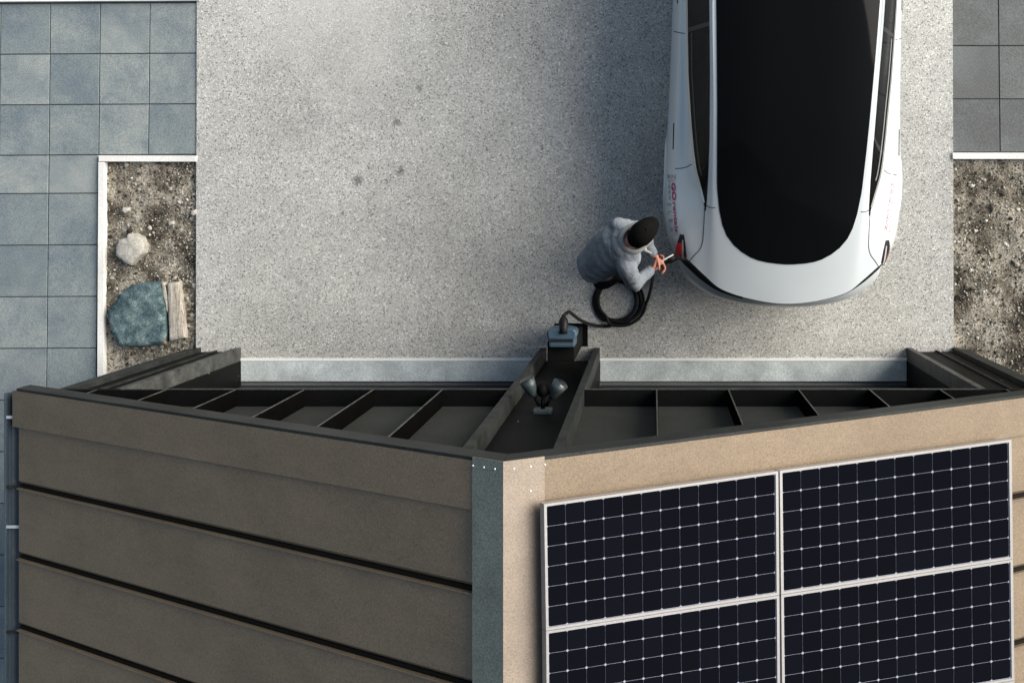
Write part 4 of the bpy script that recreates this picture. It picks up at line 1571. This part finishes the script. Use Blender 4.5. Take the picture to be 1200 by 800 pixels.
# seams of the jacket: yoke, armholes
dgj = bpy.context.evaluated_depsgraph_get(); dgj.update()
for pts in ([shL + Vector((-.075, -.02, 0)), Vector((-.315, -.335, 0)), shR + Vector((-.085, .03, 0))],
            [shL + Vector((.035, -.045, 0)), shL + Vector((-.02, -.065, 0)), shL + Vector((-.08, -.035, 0))],
            [shR + Vector((.05, .055, 0)), shR + Vector((-.01, .065, 0)), shR + Vector((-.075, .03, 0))]):
    pth_ = smooth_path([(p.x, p.y, 0) for p in pts], 8)
    MB().tube(on_body(jo, pth_, .0005), .0032, 6).build('jacket_seam', m_denim, jo, smooth=True, org=po)
# cuffs
for b, c in ((elL, wrL), (elR, wrR)):
    d_ = (c - b).normalized()
    MB().tube([b.lerp(c, .80), b.lerp(c, .84), b.lerp(c, .95), b.lerp(c, .96)], [.036, .042, .040, .030], 16).build('cuff', m_denim, jo, smooth=True, org=po)
# raised collar: a band round the neck, open in front
cb = MB()
ncen = Vector((-.136, -.247, 1.362))
vs, fs = [], []
na = 30
for k in range(na + 1):
    a = R(42 + 276 * k / na)                     # angle from the facing direction
    dr = fw * math.cos(a) + lf_ * math.sin(a)
    rr = .090 + .012 * abs(math.cos(a / 1.0)) + (.035 if math.cos(a) > .4 else 0) * (math.cos(a) - .4)
    low = ncen + dr * (rr + .015) + Vector((0, 0, -.030)) - fw * .01
    hi = ncen + dr * (rr - .004) + Vector((0, 0, .030)) + fw * .010
    out = ncen + dr * (rr + .016) + Vector((0, 0, .012)) + fw * .006
    inn = ncen + dr * (rr - .014) + Vector((0, 0, .030)) + fw * .012
    inn2 = ncen + dr * (rr - .006) + Vector((0, 0, -.030))
    vs += [low, out, hi, inn, inn2]
for k in range(na):
    for i in range(5):
        j = (i + 1) % 5
        fs.append((k * 5 + i, k * 5 + j, (k + 1) * 5 + j, (k + 1) * 5 + i))
fs.append((4, 3, 2, 1, 0)); fs.append(tuple(na * 5 + i for i in range(5)))
cb.add(vs, fs).build('collar', m_collar, jo, smooth=True, org=po)
# lapel of the open front, pale inside
pl0 = G(752, 291.5, 1.30); pl1 = G(763.5, 297, 1.22)
MB().tube([ncen - lf_ * .105 + fw * .02 + Vector((0, 0, -.01)), pl0, pl1], [.016, .014, .007], 10).build('lapel', m_collar, jo, smooth=True, org=po)

# trousers and shoes
tr = MB()
tr.ellipsoid(pel + Vector((.02, -.01, -.03)), .115, .165, .12, Mt, 24, 14)
tr.ellipsoid(Vector((-.345, -.545, .87)), .13, .085, .12, Mt, 20, 12)
tr.ellipsoid(pel + back * .01 - lf_ * .09 - Vector((0, 0, .02)), .11, .095, .12, Mt, 20, 12)
tr.ellipsoid(pel + back * -.03 + lf_ * .05 - Vector((0, 0, .03)), .09, .085, .11, Mt, 20, 12)
for h, k, a in ((hipL, knL, anL), (hipR, knR, anR)):
    tr.capsule(h + fw * .045 - lf_ * .012, k, .095, .072, 16); tr.capsule(k, a + Vector((0, 0, .02)), .070, .062, 16)
tme = remeshed(tr, 'trousers', .010, 5, .5, org=po, disp=lambda co: .006 * mnoise.noise(co * 9) + .003 * mnoise.noise(co * 22))
link_mesh('trousers', tme, m_trous, PE)
for a in (anL, anR):
    sh = MB()
    t_ = Vector((.92, .38, 0)).normalized()
    f0 = Vector((a.x, a.y, 0))
    sh.capsule(f0 - t_ * .04 + Vector((0, 0, .045)), f0 + t_ * .16 + Vector((0, 0, .038)), .044, .037, 14)
    sh.capsule(f0 + Vector((0, 0, .05)), f0 + Vector((0, 0, .11)), .047, .045, 14)
    sh.capsule(f0 + t_ * .06 + Vector((0, 0, .04)), f0 + t_ * .12 + Vector((0, 0, .035)), .048, .046, 14)
    sme = remeshed(sh, 'shoe', .007, 4, .5, org=po)
    for v in sme.vertices:
        if v.co.z < .012: v.co.z = .012
    link_mesh('shoe', sme, m_shoe, PE)

# cap: dome with a curved peak
cpm = MB()
cvs, cfs = [], []
nu, nv = 30, 10
for i in range(nv + 1):
    ph = math.pi * .52 * i / nv
    for k in range(nu):
        a = 2 * math.pi * k / nu
        f_, l_, u_ = .108 * math.sin(ph) * math.cos(a), .088 * math.sin(ph) * math.sin(a), .098 * math.cos(ph)
        if i == 0: f_, l_ = .002 * math.cos(a), .002 * math.sin(a)
        cvs.append(hp(-.010 + f_, l_, .030 + u_))
for i in range(nv):
    for k in range(nu):
        j = (k + 1) % nu
        cfs.append((i * nu + k, (i + 1) * nu + k, (i + 1) * nu + j, i * nu + j))
cfs.append(tuple(range(nu)))
cpm.add(cvs, cfs)
cpo = cpm.build('cap', m_cloth_k, PE, org=po, smooth=True)
MB().ellipsoid(hp(-.010, 0, .130), .008, .008, .006, MH, 10, 6).build('cap_button', m_cloth_k, cpo, org=po, smooth=True)
pk = MB()
vs, fs = [], []
na = 16
for k in range(na + 1):
    a = R(-62 + 124 * k / na)
    r0 = (.108, .088)
    ext = .055 * max(0.0, math.cos(a * 1.35)) ** .6
    for e, dz in ((-.006, .008), (ext * .5, .006), (ext, -.004)):
        for th in (0, -.005):
            f_ = (-.010 + (.110) * math.cos(a)) + e
            l_ = .090 * math.sin(a)
            vs.append(hp(f_, l_, .030 + dz - .35 * (l_ ** 2) / .09 + th))
for k in range(na):
    b0, b1 = k * 6, (k + 1) * 6
    fs += [(b0, b1, b1 + 2, b0 + 2), (b0 + 2, b1 + 2, b1 + 4, b0 + 4), (b0 + 1, b0 + 3, b1 + 3, b1 + 1), (b0 + 3, b0 + 5, b1 + 5, b1 + 3), (b0 + 4, b1 + 4, b1 + 5, b0 + 5)]
pk.add(vs, fs).build('cap_peak', m_cloth_k, cpo, org=po, smooth=True)
# hair showing under the cap at the back
MB().ellipsoid(hp(-.030, 0, -.008), .090, .081, .080, MH, 20, 12).build('hair', m_cloth_k, PE, org=po, smooth=True)
